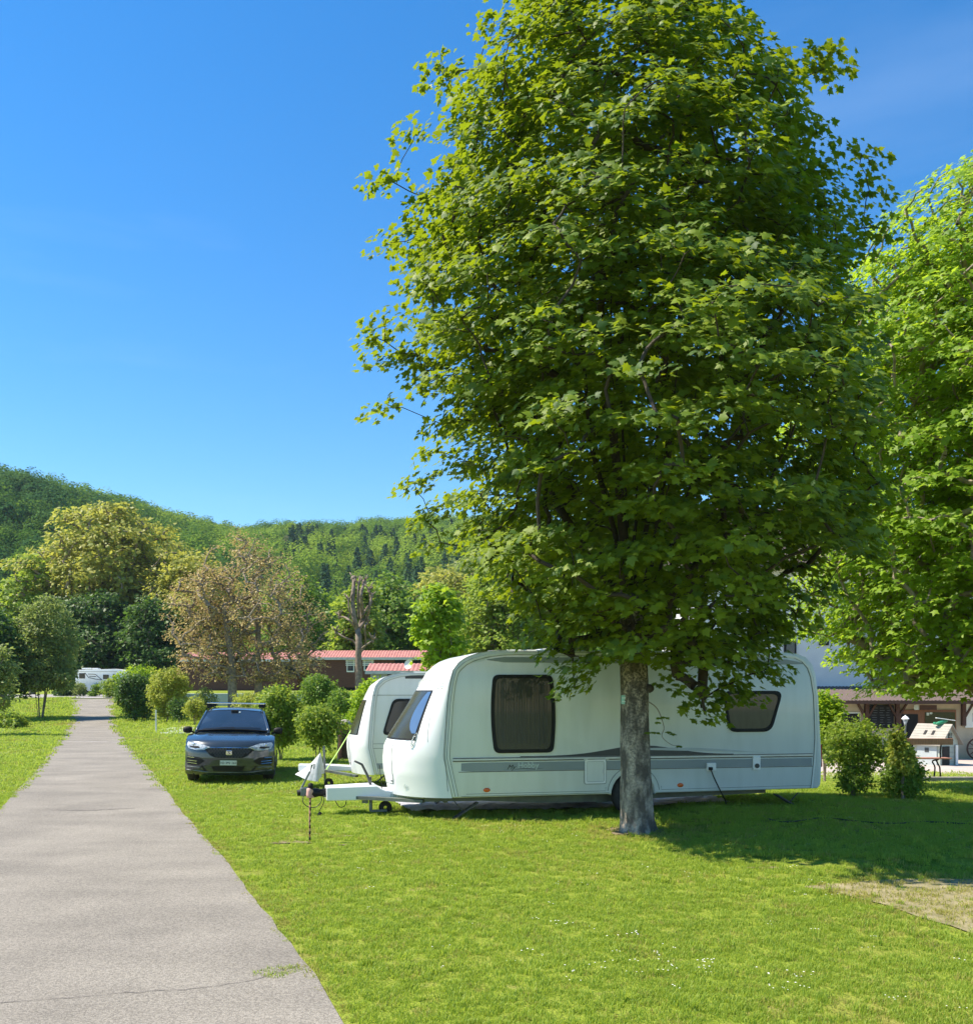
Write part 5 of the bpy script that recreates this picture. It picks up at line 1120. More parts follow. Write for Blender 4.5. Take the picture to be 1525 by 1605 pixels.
    mb = MB(); mb.tube([ws(x, .97, .030) for x in np.linspace(-1.0, 1.0, 13)], .009, 6); mb.build('roof_seal', M['black'], w)
    for s0, x0, x1 in ((.02, -.85, .05), (.03, -.05, .8)):
        mb = MB(); mb.tube([ws(x0+(x1-x0)*q, s0+.05*q, .045) for q in np.linspace(0, 1, 7)], .007, 5); mb.build('wiper', M['black'], w)
    mb = MB(); mb.box(ws(.0, .86, .045), (.16, .05, .07)); mb.build('mirror_sensor', M['black'], w, bevel=.015)
    mb = MB(); mb.lathe([(0, .012), (.022, .01), (.028, 0)], ws(.17, .84, .035), 10, (0, -.47, .88)); mb.build('toll_sticker', M['plate'], w)
    for sgn in (-1, 1):
        mb = MB(); mb.tube([Vector((sgn*(.785+(.625-.785)*s_), 1.11+.85*s_, 1.06+.45*s_**.92)) for s_ in np.linspace(0, 1, 7)], .035, 8); mb.build('windscreen_pillar', M['carpaint'], t, smooth=True)
        mb = MB(); mb.add([(sgn*.842, 1.55, 1.09), (sgn*.872, 2.4, 1.08), (sgn*.872, 3.4, 1.08), (sgn*.80, 4.05, 1.15), (sgn*.67, 3.9, 1.46), (sgn*.665, 3.2, 1.52), (sgn*.675, 2.4, 1.51), (sgn*.70, 2.0, 1.45)], [tuple(range(8))]); mb.build('side_window', M['screen'], t)
        # mirrors
        mb = MB(); mb.lathe([(0, -.09), (.05, -.08), (.075, -.03), (.08, .03), (.06, .08), (0, .09)], (0, 0, 0), 14, (1, 0, 0)); mb.v = [(sgn*.985+x*1.15, 1.36+y*.7, 1.11+z*1.0) for x, y, z in mb.v]; mr = mb.build('door_mirror', M['black'], t, smooth=True)
        mb = MB(); mb.bar((sgn*.84, 1.38, 1.05), (sgn*.93, 1.36, 1.08), .04, .05); mb.build('mirror_arm', M['black'], mr)
        # wheels
        for y in (.98, 3.75):
            mb = MB(); mb.lathe([(0, -.12), (.20, -.12), (.31, -.11), (.345, -.07), (.35, 0), (.345, .07), (.31, .11), (.20, .12), (0, .12)], (sgn*.80, y, .345), 30, (1, 0, 0)); wh = mb.build('wheel', M['rubber'], t, smooth=True)
            mb = MB()
            for k_ in range(10): a = k_*math.pi/5; mb.bar((sgn*.925, y, .345), (sgn*.925, y+.2*math.cos(a), .345+.2*math.sin(a)), .02, .045)
            mb.lathe([(.19, -.01), (.235, -.012), (.235, .012), (.19, .01)], (sgn*.92, y, .345), 24, (1, 0, 0)); mb.build('rim', M['steel'], wh)
    # patches on the fascia
    def fpatch(nm, poly, m, off, par=t, th=.0, sub=3):
        me = bpy.data.meshes.new(nm); bm = bmesh.new(); vs = [bm.verts.new((x, z, 0)) for x, z in poly]; f = bm.faces.new(vs)
        bmesh.ops.triangulate(bm, faces=bm.faces); bmesh.ops.subdivide_edges(bm, edges=bm.edges, cuts=sub, use_grid_fill=True)
        if th:
            e = bmesh.ops.extrude_face_region(bm, geom=list(bm.faces)); 
            for v in [g_ for g_ in e['geom'] if isinstance(g_, bmesh.types.BMVert)]: v.co.z += th
        for v in bm.verts: v.co = P(v.co.x, v.co.y, off+v.co.z)
        bmesh.ops.recalc_face_normals(bm, faces=bm.faces); bm.to_mesh(me); bm.free(); me.materials.append(m); o = bpy.data.objects.new(nm, me); COL.objects.link(o); o.parent = par; return o
    gr = fpatch('grille', [(-.47, .775), (.47, .775), (.50, .74), (.38, .62), (.28, .575), (-.28, .575), (-.38, .62), (-.50, .74)], M['black'], .006)
    mb = MB()
    for r_ in range(5):
        for c_ in range(-7, 8):
            x = c_*.062+(.031 if r_ % 2 else 0); z = .755-r_*.038
            if abs(x) < .46-(.775-z)*.9: mb.lathe([(.010, 0), (.018, .004), (.024, 0)], P(x, z, .008), 6, (0, -1, 0))
    mb.build('grille_mesh', M['dark'], gr)
    mb = MB(); mb.tube([P(x, z, .010) for x, z in [(-.50, .745), (-.47, .785), (0, .79), (.47, .785), (.50, .745)]], .009, 6); mb.build('grille_trim', M['chrome'], gr)
    em = MB(); em.box(P(0, .685, .02), (.125, .02, .10)); em_ = em.build('emblem', M['chrome'], gr, bevel=.012)
    for z in (.71, .66):
        mb = MB(); mb.box(P(0, z, .034), (.08, .006, .012)); mb.build('emblem_bar', M['dark'], em_)
    mb = MB(); mb.box(P(0, .685, .034), (.05, .006, .012), Matrix.Rotation(R(40), 3, 'Y')); mb.build('emblem_bar', M['dark'], em_)
    pl = MB(); pl.box(P(-.01, .47, .018), (.34, .014, .10)); pl_ = pl.build('number_plate', M['plate'], t)
    text('VD 392 262', .068, M['ink'], pl_, Matrix.Translation(P(-.01, .467, .0265)) @ Matrix.Rotation(R(90), 4, 'X'), 'plate_lettering', bold=.001)
    fpatch('lower_intake', [(-.58, .40), (.58, .40), (.50, .29), (-.50, .29)], M['black'], .005)
    sp = [(-.88, .30), (-.60, .285), (-.5, .268), (0, .262), (.5, .268), (.60, .285), (.88, .30)]
    mb = MB(); mb.tube([P(x, z, .012) for x, z in sp], .012, 6); mb.build('lip_trim', M['steel'], t)
    for sgn in (-1, 1):
        hl = fpatch('headlight', [(sgn*x, z) for x, z in [(.40, .80), (.52, .735), (.66, .725), (.85, .76), (.895, .83), (.87, .895), (.62, .875)]], M['lamp'], .008, th=.006)
        fpatch('lamp_bezel', [(sgn*x, z) for x, z in [(.60, .775), (.70, .765), (.82, .785), (.84, .81), (.64, .815)]], M['black'], .018, hl)
        mb = MB(); mb.tube([P(sgn*x, z, .016) for x, z in [(.45, .80), (.55, .755), (.66, .745), (.84, .775)]], .008, 6); mb.build('running_lamp', M['chrome'], hl)
        mb = MB(); mb.lathe([(0, .02), (.025, .018), (.032, 0)], P(sgn*.74, .845, .010), 12, (0, -1, 0)); mb.build('lamp_lens', M['chrome'], hl, smooth=True)
        fg = fpatch('fog_lamp_surround', [(sgn*x, z) for x, z in [(.50, .50), (.62, .58), (.88, .60), (.90, .49), (.86, .41), (.62, .42)]], M['black'], .006)
        for z0 in (.57, .50, .45): 
            mb = MB(); mb.tube([P(sgn*x, z0+(x-.75)*.06, .014) for x in (.66 if z0 < .55 else .72, .76, .87)], .008, 5); mb.build('chrome_bar', M['chrome'], fg)
        mb = MB(); mb.tube([P(sgn*x, .37, .010) for x in (.60, .75, .88)], .012, 5); mb.build('bumper_strip', M['steel'], fg)
        mb = MB(); mb.tube([Vector((sgn*.60, y, 1.60-.04*abs(y-2.7)+.03)) for y in np.linspace(1.95, 3.9, 8)], .014, 6)
        mb.build('roof_rail', M['black'], t)
    for y in (2.15, 3.25):
        mb = MB(); mb.box((0, y, 1.70), (1.30, .07, .025)); rb = mb.build('roof_bar', M['chrome'], t, bevel=.008)
        for sgn in (-1, 1): mb = MB(); mb.box((sgn*.585, y, 1.652), (.13, .08, .07)); mb.build('bar_foot', M['black'], rb, bevel=.012)
    mb = MB(); mb.box((0, 2.3, .26), (1.5, 4.0, .12)); mb.build('underbody', M['black'], t)
    return t
make_car()

# ============================================================ SMALL THINGS BY THE CARAVANS
def marker():
    b = gp(485, 1321); t = thing('marker_post', 'thin post wrapped in red and black tape standing in the grass at the caravan hitch', 'post', b); H = .70
    red = mat('faded_red_tape', (.50, .16, .12), (.62, .34, .28), .5, 14); mb = MB(); mb.tube([(0, 0, -.06), (0, 0, .3), (.008, 0, H)], .011, 9); pp = mb.build('pole', red, t, smooth=True)
    for k_ in range(9):
        z = .03+k_*.076; mb = MB(); mb.tube([(.008*z/H, 0, z), (.008*(z+.036)/H, 0, z+.036+.004*(k_ % 3))], .0125, 9); mb.build('tape_band', M['black'], pp, smooth=True)
    mb = MB(); mb.lathe([(0, .05), (.03, .04), (.038, .0), (.026, -.05)], (.01, 0, H+.02), 10); mb.build('cap', M['black'], t, smooth=True)
    mb = MB(); mb.lathe([(.018, .05), (.036, .035), (.044, 0), (.036, -.04), (.052, -.08), (.03, -.085)], (0, -.005, H-.04), 9); mb.v = [(x+.014*math.sin(z*90), y, z) for x, y, z in mb.v]; mb.build('tape_bundle', mat('pale_pink_tape', (.75, .42, .36), (.6, .3, .25), .6, 20), t, smooth=True)
marker()
def cloth_cover():
    c = at(486, 1212, 19.35); t_ = []; n = 28; apex = at(502, 1180, 19.35)
    ringpx = {0: (507, 1213, 0), .25: (498, 1224, -.22), .38: (484, 1226, -.28), .5: (461, 1214, -.1), .62: (468, 1210, .2), .8: (495, 1216, .28), 1: (507, 1213, 0)}
    ks = sorted(ringpx); V_ = []; F_ = []; m = 10
    for i in range(n):
        u_ = i/n; px = np.interp(u_, ks, [ringpx[k][0] for k in ks]); py = np.interp(u_, ks, [ringpx[k][1] for k in ks]); dy = np.interp(u_, ks, [ringpx[k][2] for k in ks]); e = at(px, py, 19.35+dy)
        for j in range(m+1):
            q = j/m; p = apex.lerp(e, q); sag = math.sin(math.pi*q); f = .022*math.sin(u_*2*math.pi*7+q*2)*q
            cen = at(492, 1212, 19.35); out = Vector((p.x-cen.x, p.y-cen.y, 0)); out = out.normalized() if out.length > 1e-4 else out
            p = p+out*f+Vector((0, 0, (-.05 if 0.4 < u_ < .7 else .03)*sag)); p.z += .02*math.sin(u_*20)*q; V_.append(p)
    for i in range(n):
        for j in range(m): a, b_ = i*(m+1)+j, ((i+1) % n)*(m+1)+j; F_.append((a, b_, b_+1, a+1))
    mb = MB(); mb.add(V_, F_); o = mb.build('hitch_cover', M['cloth'], smooth=True); tag(o, 'grey white cloth draped over the hitch of the far caravan', 'cover')
cloth_cover()
mb = MB(); a, b_ = at(511, 1207, 18.9), at(551, 1143, 19.6); mb.bar(a, a.lerp(b_, .5)+Vector((0, 0, -.01)), .006, .022); mb.bar(a.lerp(b_, .5)+Vector((0, 0, -.01)), b_, .006, .022); tag(mb.build('strap', M['strap']), 'lime green strap stretched up from the covered hitch to the far caravan', 'strap')
def hookup():
    b = pb(538, 28.0); t = thing('hookup_post', 'dark wooden hook up post with a pale domed cap beside the far caravan', 'post', b)
    h = (CAMZ+(HZ-1137)/FP*28)-b.z; mb = MB(); mb.lathe([(.16, -.1), (.17, .1), (.155, h*.5), (.165, h*.9), (.15, h), (0, h)], n=14); mb.build('post', M['timber'], t, smooth=True)
    mb = MB(); mb.lathe([(.19, h), (.20, h+.03), (.17, h+.10), (.10, h+.15), (0, h+.17)], (.05, 0, 0), n=14); mb.build('cap', M['playroof'], t, smooth=True)
hookup()
def stake(px, y0, y1, Y, lab, w=.10, h=.11):
    b = pb(px, Y); t = thing('pitch_sign', lab, 'sign', b); z1 = CAMZ+(HZ-y1)/FP*Y-b.z
    mb = MB(); mb.tube([(0, 0, -.1), (0, 0, z1-.02)], .014, 6); mb.build('stake', M['steel'], t)
    mb = MB(); mb.box((0, -.02, z1-h/2), (w, .012, h)); mb.build('plate', M['plate'], t, bevel=.004)
stake(529, 1185, 1145, 27.2, 'small white plate on a thin stake in front of the dark hook up post')
def thin_post():
    b = pb(244, 46); t = thing('thin_post', 'thin grey post standing on a small base at the front of the yellow green bush', 'post', b)
    mb = MB(); mb.tube([(0, 0, -.05), (0, 0, 1.15)], .04, 8); mb.build('pole', M['trimgrey'], t); mb = MB(); mb.box((0, 0, .03), (.35, .35, .06)); mb.build('base', M['kerb'], t, bevel=.01)
thin_post()

# ============================================================ MOTORHOME
def motorhome():
    Y = 98.0; b = pb(118, Y); b.z = CAMZ+(HZ-1087.5)/FP*Y; k = Y/FP; t = thing('motorhome', 'white motorhome parked side on at the far end of the path', 'motorhome', b, R(-3))
    X = lambda px: (px-118)*k; Z = lambda py: (1087.5-py)*k
    prof = [(X(118.5), Z(1050.5)), (X(182), Z(1049)), (X(190), Z(1050)), (X(196), Z(1053)), (X(201), Z(1059)), (X(203), Z(1066)), (X(210), Z(1073)), (X(215), Z(1077)), (X(216), Z(1083)), (X(118), Z(1083.5)), (X(117.4), Z(1066))]
    mb = MB(); mb.prism(prof, lambda x, z: (x, 0, z), lambda x, z: (x, 2.2, z)); mb.build('body', M['white'], t, bevel=.05, smooth='auto')
    def w(x0, y0, x1, y1, m='glass', nm='window'):
        mb = MB(); mb.box(((X(x0)+X(x1))/2, -.02, (Z(y0)+Z(y1))/2), (X(x1)-X(x0), .05, Z(y0)-Z(y1))); return mb.build(nm, M[m], t, bevel=.03)
    w(123.8, 1055.6, 133.2, 1064); w(162, 1058, 171.4, 1065); w(178, 1057, 181, 1065.5); w(118.6, 1052.6, 185, 1053.3, 'band', 'roof_line'); w(148, 1072, 157, 1074.5, 'band', 'vent'); w(194, 1060, 201, 1067, 'screen', 'cab_window')
    for pts in ([(133, 1055), (139, 1062.5), (150, 1065), (161, 1066.5)], [(138, 1057), (150, 1057.5), (154, 1061), (160, 1066)], [(140, 1060.5), (151, 1061)]):
        mb = MB(); mb.tube([(X(x), -.012, Z(y)) for x, y in pts], .035, 5); mb.build('stripe', M['dark'], t)
    mb = MB(); mb.box((X(130), 1.1, Z(1049)+.06), (1.0, .7, .12)); mb.build('roof_hatch', M['grp'], t, bevel=.03)
    mb = MB(); mb.box((X(144), 1.1, Z(1049)+.05), (.6, .6, .12)); mb.build('roof_hatch', M['grp'], t, bevel=.03)
    for px in (133, 208):
        mb = MB(); mb.lathe([(0, -.12), (.22, -.12), (.33, -.08), (.34, 0), (.33, .08), (.22, .12), (0, .12)], (X(px), .12, .32), 20, (0, 1, 0)); mb.build('wheel', M['rubber'], t, smooth=True)
motorhome()

# ============================================================ CHALETS AND WALL
def chalet(name, label, Y, x0, x1, ye, yr, yb, wallm, D=4.0, wins=(), roof='redtile', rot=0):
    k = Y/FP; zb = CAMZ+(HZ-yb)*k; bx = (x0-762)*k; b = Vector((bx, Y, zb)); t = thing(name, label, 'chalet', b, rot); W_ = (x1-x0)*k; he = (yb-ye)*k; hr = (yb-yr)*k
    mb = MB(); mb.prism([(0, 0), (D, 0), (D, he), (D/2, hr-.08), (0, he)], lambda y, z: (.12, y, z), lambda y, z: (W_-.12, y, z)); mb.build('wall', wallm, t)
    rf = MB(); n = max(8, int(W_/.22)); th = .06
    for sgn in (0, 1):
        G = []
        for i in range(n*4+1):
            x = -.15+(W_+.3)*i/(n*4); c = .03*(1 if (i % 4) in (1, 2) else 0); ya, yb_ = (-.25, D/2) if sgn == 0 else (D+.25, D/2)
            G.append([(x, ya, he-.02+c), (x, (ya+yb_)/2, (he+hr)/2+c), (x, yb_, hr+.03+c)])
        rf.grid(G)
    r_ = rf.build('roof', M[roof], t)
    mb = MB(); mb.box((W_/2, -.27, he-.10), (W_+.34, .03, .20)); mb.build('fascia', M['trimgrey'], r_)
    for (a, c, y0, y1, m) in wins:
        mb = MB(); mb.box((((a+c)/2-x0)*k, -.02, (yb-(y0+y1)/2)*k), ((c-a)*k, .06, (y1-y0)*k)); w_ = mb.build('window', M['grp'] if m == 'w' else M['black'], t)
        if m == 'w': mb = MB(); mb.box((((a+c)/2-x0)*k, -.055, (yb-(y0+y1)/2)*k), ((c-a)*k*.74, .02, (y1-y0)*k*.8)); mb.build('pane', M['screen'], w_)
        if m == 'w':
            for j in range(4):
                mb = MB(); mb.box((((a+c)/2-x0)*k, -.08, (yb-y0)*k-.12-.13*j), ((c-a)*k*1.25, .03, .07)); mb.build('louvre', M['grp'], w_)
    mb = MB(); mb.box((W_/2, D/2, -.25), (W_-.5, D-.5, .5)); mb.build('base', M['black'], t)  # black block painting the dark void under the chalet
    return t
chalet('chalet', 'brown clad chalet with a long red roof behind the bare pollarded tree', 76, 482, 665, 1031, 1019, 1078, M['brownwood'], 4.2, [(543, 555, 1033, 1054, 'w'), (570, 584, 1033, 1052, 'w'), (618, 660, 1034, 1060, 'b')])  # the black box is the shaded porch recess painted dark, no window
chalet('chalet', 'brown chalet mostly hidden behind the sparse brown trees', 79, 286, 468, 1034, 1022, 1082, M['brownwood'], 4.2, [(330, 340, 1045, 1060, 'w'), (440, 470, 1035, 1060, 'b')])
gch = chalet('chalet', 'pale grey clad cabin with a red roof just behind the far caravan', 58, 577, 690, 1052, 1040, 1088, mat('pale_grey_cladding', (.50, .54, .58), (.44, .48, .52), .7, 3, stretch=(1, 1, 12)), 3.6, [(607, 614, 1057, 1063, 'b')])
p = at(641, 1043, 57.2); t = thing('satellite_dish', 'white satellite dish standing on the red roof of the pale grey cabin', 'satellite dish', p-Vector((0, 0, .25)))
mb = MB(); mb.lathe([(0, -.02), (.15, .0), (.27, .06), (.30, .10)], (0, 0, .28), 20, (-.5, -.8, .25)); mb.build('dish', M['grp'], t, smooth=True); mb = MB(); mb.tube([(0, .05, -.25), (0, .03, .25)], .02, 6); mb.build('mast', M['steel'], t); mb = MB(); mb.tube([(0, 0, .12), (-.12, -.25, .28)], .012, 5); mb.build('arm', M['steel'], t)
k = 65/FP; za, zb_ = CAMZ+(HZ-1106)*k, CAMZ+(HZ-1087.5)*k
mb = MB(); mb.box(((285+545)/2*k-762*k, 65.0, (za+zb_)/2-.4), (260*k, .2, zb_-za+.8)); wl = tag(mb.build('low_wall', M['wall'], bevel=.02), 'long low pale blue grey wall behind the bushes and the car', 'wall')

# ============================================================ LODGE ON THE RIGHT
def lodge():
    Y = 41.0; k = Y/FP; b = Vector(((1120-762)*k, Y, tz((1400-762)*k, Y))); t = thing('lodge', 'white rendered lodge with beige ground floor and tiled lean-to roof on the right', 'building', b)
    X = lambda px, Yq=Y: (px-762)/FP*Yq-b.x; Z = lambda py, Yq=Y: CAMZ+(HZ-py)/FP*Yq-b.z
    mb = MB(); mb.box(((X(1120)+X(1900))/2, 1.5, Z(1098)/2+.05-.2), (X(1900)-X(1120), 3, Z(1098)+.5)); mb.build('ground_floor_wall', M['beige'], t)
    mb = MB(); mb.box(((X(1100, 44)+X(1950, 44))/2, 8.0, (Z(878, 44))/2), (X(1950, 44)-X(1100, 44), 10, Z(878, 44))); mb.build('upper_wall', M['render'], t)
    # lean-to roof
    e0, e1 = Z(1099, 40.0), Z(1077, 44); G = []; x0, x1 = X(1225), X(1920)
    for i in range(240):
        x = x0+(x1-x0)*i/239; c = .035*(i % 2); G.append([(x, -1.0+3.98*j/10, e0+(e1-e0)*j/10+c*(1)+.012*(j % 2)) for j in range(11)])
    mb = MB(); mb.grid(G); r_ = mb.build('lean_to_roof', M['browntile'], t)
    mb = MB(); mb.box(((x0+x1)/2, -1.03, e0-.06), (x1-x0, .06, .14)); mb.build('gutter', M['timber'], r_)
    for i in range(28):
        x = x0+.2+(x1-x0-.4)*i/27; mb = MB(); mb.bar((x, -.98, e0-.06), (x, 0, e0+.10), .06, .09); mb.build('rafter', M['timber'], r_)
    # main roof
    z0 = Z(882, 43); mb = MB(); xa, xb = X(1080, 44), X(1970, 44); mb.prism([(2.2, z0), (8, z0+3.6), (13.8, z0), (13.8, z0-.15), (2.2, z0-.15)], lambda y, z: (xa, y, z), lambda y, z: (xb, y, z)); mb.build('main_roof', M['browntile'], t)
    def rect(nm, a, c, y0, y1, m, Yq=Y, pr=.04, par=t, bev=0, off=0):
        mb = MB(); mb.box(((X(a, Yq)+X(c, Yq))/2, Yq-Y-pr/2-off, (Z(y0, Yq)+Z(y1, Yq))/2), (X(c, Yq)-X(a, Yq), pr, Z(y0, Yq)-Z(y1, Yq))); return mb.build(nm, m, par, bevel=bev)
    for a, c, y0, y1 in ((1228, 1247, 1005, 1030), (1165, 1188, 1005, 1030), (1283, 1298, 1003, 1012), (1340, 1362, 1000, 1032), (1400, 1420, 1000, 1032), (1228, 1248, 915, 945), (1320, 1345, 915, 945), (1450, 1475, 915, 945)):
        w_ = rect('upper_window', a, c, y0, y1, M['black'], 44, .06, off=1e-3); rect('pane', a+3, c-3, y0+2.5, y1-2.5, M['screen'], 44, .02, w_, off=.062)
    w_ = rect('window', 1312, 1347, 1117, 1135, M['grp'], pr=.05); rect('pane', 1313, 1346, 1119, 1134, M['black'], pr=.02, par=w_, off=.052)
    f_ = rect('entrance_frame', 1408, 1497, 1113, 1190, M['door'], pr=.06); rect('door_glass', 1411, 1437, 1120, 1157, M['black'], par=f_, pr=.02, off=.062); rect('side_glass', 1448, 1495, 1117, 1157, M['glass'], par=f_, pr=.02, off=.062)
    rect('door_panel', 1411, 1437, 1160, 1187, M['timber'], par=f_, pr=.03, off=.062); rect('lower_panel', 1448, 1495, 1160, 1187, M['timber'], par=f_, pr=.03, off=.062)
    for x in (1356.5, 1404.5, 1508):
        mb = MB(); mb.box((X(x), -.09, (Z(1100)+Z(1138))/2), (.16, .16, Z(1100)-Z(1138))); q = mb.build('wall_bracket', M['timber'], t)
        for sg in (-1, 1) if x < 1500 else (1,):
            mb = MB(); mb.bar((X(x), -.1, Z(1128)), (X(x)+.42*sg, -.12, Z(1101)), .08, .10); mb.build('brace', M['timber'], q)
    cbd = rect('menu_board', 1361.5, 1398.8, 1105.5, 1141.6, M['black'], pr=.05, off=.05)
    for j in range(8):
        for q in range(3):
            a = 1364+q*11+rng.uniform(0, 3); rect('chalk_line', a, a+rng.uniform(4, 8), 1110+j*3.7, 1110.5+j*3.7, mat('chalk', (.16, .18, .19)) if (j == 0 and q == 0) else bpy.data.materials['chalk'], pr=.004, par=cbd, off=.101)
    rect('hanging_sign', 1435, 1461, 1105.5, 1113, M['timber'], pr=.05, off=.35); rect('notice', 1427, 1434.5, 1105, 1113, M['plate'], pr=.03, off=.30)
    rect('notice', 1450, 1454, 1117.5, 1122, M['plate'], pr=.01, off=.09); rect('notice', 1455, 1459, 1117, 1120, M['plate'], pr=.01, off=.09)
    wb = rect('white_notice_board', 1511, 1545, 1102, 1141, M['grp'], pr=.05, off=.05); rect('poster', 1522, 1538, 1118, 1132, M['lband'], par=wb, pr=.006, off=.102)
lodge()
bs = lambda px, Y: pb(px, Y)
def playhouse():
    Y = 37.0; b = pb(1487, Y); t = thing('playhouse', 'small beige and pale grey plastic playhouse with a pitched roof on the terrace', 'playhouse', b, R(35))
    W_, D_, he, hp = 1.25, 1.15, .98, 1.62
    mb = MB(); mb.prism([(-W_/2, 0), (-W_/2, he), (0, hp-.06), (W_/2, he), (W_/2, 0)], lambda x, z: (x, 0, z), lambda x, z: (x, D_, z)); mb.build('walls', M['playwall'], t)
    for sg in (-1, 1):
        n_ = 10; mb = MB(); ex = W_/2+.16; ez = he-(hp-he)/(W_/2)*.16+.03; mb.prism([(0, hp), (sg*ex, ez), (sg*ex, ez-.05), (0, hp-.06)], lambda x, z: (x, -.14, z), lambda x, z: (x, D_+.14, z)); r_ = mb.build('roof', M['playroof'], t)
        for q in (.38, .66):
            mb = MB(); c = Vector((sg*ex*.45, D_*q, hp+(ez-hp)*.45+.012)); mb.box(c, (.22, .10, .02), Matrix.Rotation(sg*math.atan2(hp-ez, ex), 3, 'Y')); mb.build('skylight', M['black'], r_)
        for j in range(7):
            q = (j+1)/8; mb = MB(); mb.box((sg*ex*q, D_/2, hp+(ez-hp)*q+.006), (.012, D_+.27, .012)); mb.build('tile_row', M['playwall'], r_)
    mb = MB(); mb.box((.05, -.015, 1.15), (.24, .03, .24)); w_ = mb.build('window', M['dark'], t)
    for d in ((.02, .24), (.24, .02)): mb = MB(); mb.box((.05, -.035, 1.15), (d[0], .012, d[1])); mb.build('glazing_bar', M['playwall'], w_)
    mb = MB(); mb.box((-.26, -.02, .40), (.46, .04, .72)); mb.build('doorway', M['black'], t)
    mb = MB(); mb.box((.46, -.05, .40), (.16, .05, .80)); mb.build('door_leaf', M['grp'], t, bevel=.02)
    mb = MB(); mb.box((-W_/2-.02, D_*.45, .42), (.04, .8, .82)); pn = mb.build('side_panel', M['lband'], t, bevel=.01); mb = MB(); mb.box((-W_/2-.045, D_*.45, .62), (.02, .16, .16)); mb.build('small_window', M['dark'], pn)
    for z in (.16, .34, .52, .70): mb = MB(); mb.box((.3, -.012, z), (.62, .02, .012)); mb.build('wall_groove', M['band'], t)
playhouse()
pb_ = pb(1487, 37.0); p = pb_+Vector((-.30*math.sin(R(35)), .30*math.cos(R(35)), 1.60)); t = thing('toy_plane', 'green and white toy lying on the ridge of the playhouse roof', 'toy', p)
gm = mat('green_toy_plastic', (.03, .28, .14)); mb = MB(); mb.lathe([(0, -.3), (.05, -.25), (.09, 0), (.05, .25), (0, .3)], (0, 0, .08), 12, (1, .3, .25)); mb.build('fuselage', gm, t, smooth=True); mb = MB(); mb.box((.15, 0, .2), (.75, .12, .03), Matrix.Rotation(R(8), 3, 'Y')); mb.build('wing', M['grp'], t, bevel=.01); mb = MB(); mb.box((-.2, 0, .04), (.2, .16, .10)); mb.build('tail', gm, t, bevel=.02)
def bench():
    Y = 27.2; b = pb(1456, Y); t = thing('bench', 'wooden bench with curved metal legs seen from behind in front of the playhouse', 'bench', b); k = Y/FP
    Z = lambda py: CAMZ+(HZ-py)*k-b.z
    mb = MB(); mb.box((0, 0, (Z(1158)+Z(1168))/2), (74*k, .045, 10*k)); mb.build('backrest', M['plank'], t, bevel=.008)
    mb = MB(); mb.box((.0, .25, Z(1190)), (74*k, .42, .035)); mb.build('seat', M['plank'], t, bevel=.008)
    for px in (1430, 1475):
        x = (px-1456)*k; mb = MB(); mb.tube(smooth([Vector((x, .0, Z(1163))), Vector((x-.02, .03, Z(1180))), Vector((x, .10, Z(1190))), Vector((x-.22, .08, Z(1194))), Vector((x-.17, .03, Z(1204))), Vector((x-.25, -.03, -.03))], 4), .022, 7); mb.build('leg', M['black'], t, smooth=True)
        mb = MB(); mb.tube([Vector((x+.02, .42, Z(1191))), Vector((x+.16, .44, Z(1205))), Vector((x+.20, .45, -.03))], .022, 7); mb.build('leg', M['black'], t, smooth=True)
bench()
def lantern():
    Y = 38.6; b = pb(1418.5, Y); t = thing('lantern_post', 'old fashioned white topped lantern on a grey post in front of the lodge door', 'lamp', b); k = Y/FP; Z = lambda py: CAMZ+(HZ-py)*k-b.z
    zt, zb2 = Z(1122.5), Z(1136)
    mb = MB(); mb.lathe([(.09, -.05), (.09, .12), (.045, .2), (.035, zb2-.1), (.06, zb2)], n=10); mb.build('post', M['steel'], t, smooth=True)
    mb = MB(); mb.lathe([(.05, zb2), (.12, zt-.13), (.11, zt-.12)], n=6); mb.build('glass', M['lamp'], t); mb = MB(); mb.lathe([(.17, zt-.13), (.10, zt-.04), (.04, zt-.02), (.03, zt+.02), (0, zt+.03)], n=6); mb.build('cap', M['grp'], t)
lantern()
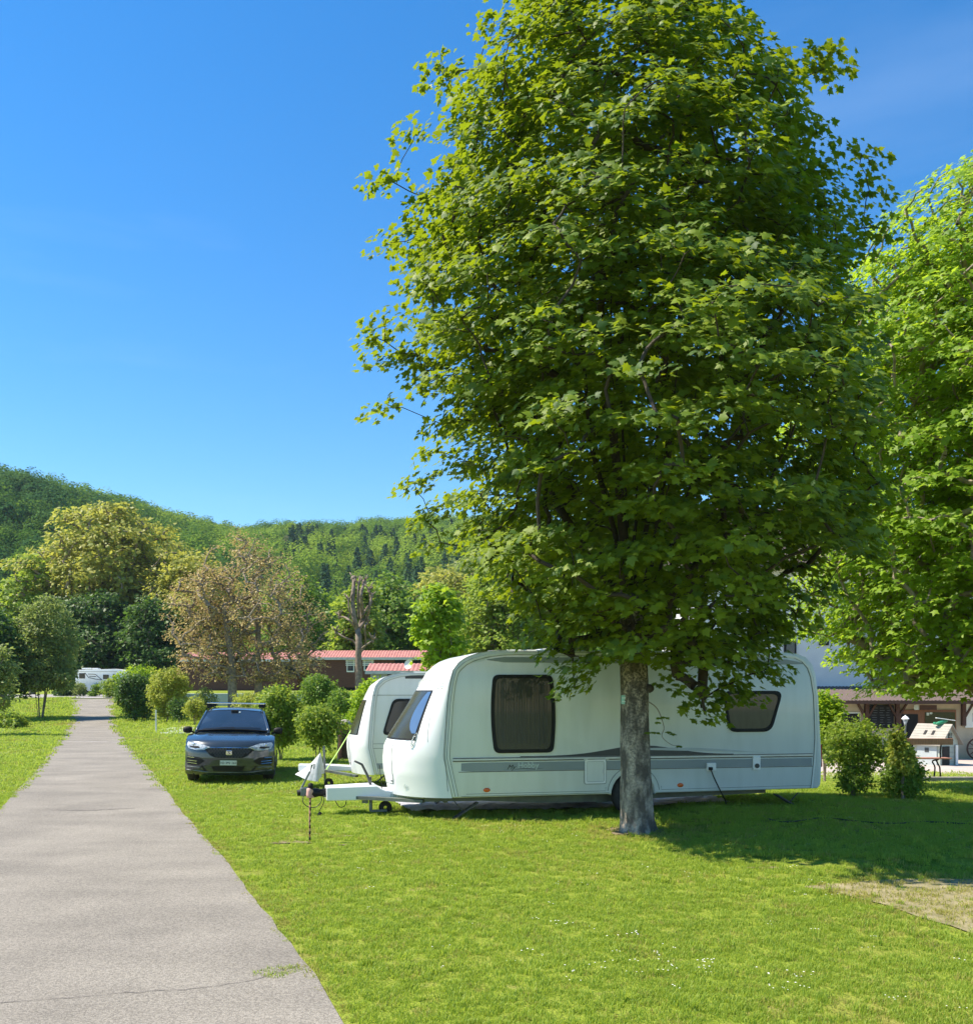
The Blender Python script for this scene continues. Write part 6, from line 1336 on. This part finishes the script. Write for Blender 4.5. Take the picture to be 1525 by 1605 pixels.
def wagon_wheel():
    Y = 40.5; c = at(1534, 1170, Y); t = thing('wagon_wheel', 'old wooden wagon wheel leaning on the lodge wall at the right edge', 'wheel', Vector((c.x, Y+.1, tz(c.x, Y))), 0); r = 17.5*Y/FP; z = r
    mb = MB(); mb.lathe([(r-.05, -.03), (r, -.03), (r, .03), (r-.05, .03), (r-.05, -.03)], (0, 0, z), 32, (0, 1, 0)); mb.build('rim', M['timber'], t); mb = MB(); mb.lathe([(0, -.1), (.06, -.08), (.07, .08), (0, .1)], (0, 0, z), 12, (0, 1, 0)); mb.build('hub', M['timber'], t)
    for q in range(10): a = q*math.pi/5; mb = MB(); mb.bar((math.cos(a)*.05, 0, z+math.sin(a)*.05), (math.cos(a)*(r-.03), 0, z+math.sin(a)*(r-.03)), .03, .035); mb.build('spoke', M['timber'], t)
wagon_wheel()
plant('planter', 'round dark potted shrub beside the lodge door', 'potted plant', pb(1397, 39.5), [(.35, .10, 0, 0), (.55, .22, 0, 0), (.8, .22, 0, 0), (.95, .10, 0, 0)], 40, 34, .07, .12, LEAF_DIA, M['lf_dark'], M['bark2'], seed=120, tr=.02)
mb = MB(); mb.lathe([(0, 0), (.16, 0), (.21, .32), (.23, .36), (.19, .36), (.17, .3), (0, .3)], n=16); po = mb.build('pot', M['dark'], bpy.data.objects['planter'], smooth=True)
a, c = pb(1440, 24.3), pb(1560, 24.6)
mb = MB(); mb.bar(Vector((a.x, a.y, a.z+.06)), Vector((c.x, c.y, c.z+.06)), .22, .15); tag(mb.build('timber_kerb', M['kerb'], bevel=.02), 'long weathered timber kerb lying between the grass and the terrace', 'kerb')

# ============================================================ AIR
hb = MB(); hb.box((0, 380, 78), (2300, 900, 166)); hz = hb.build('haze', bpy.data.materials.new('air'))
hm = hz.data.materials[0]; hm.use_nodes = True; hn = hm.node_tree; hn.nodes.clear(); ho = hn.nodes.new('ShaderNodeOutputMaterial'); hv = hn.nodes.new('ShaderNodeVolumePrincipled')
hv.inputs['Color'].default_value = (.62, .78, 1, 1); hv.inputs['Density'].default_value = .00012; hv.inputs['Anisotropy'].default_value = 0
hn.links.new(hv.outputs[0], ho.inputs['Volume']); struct(hz, 'stuff', 'thin bluish air between the camera and the wooded hills')
SC.cycles.volume_bounces = 0; SC.cycles.volume_max_steps = 64
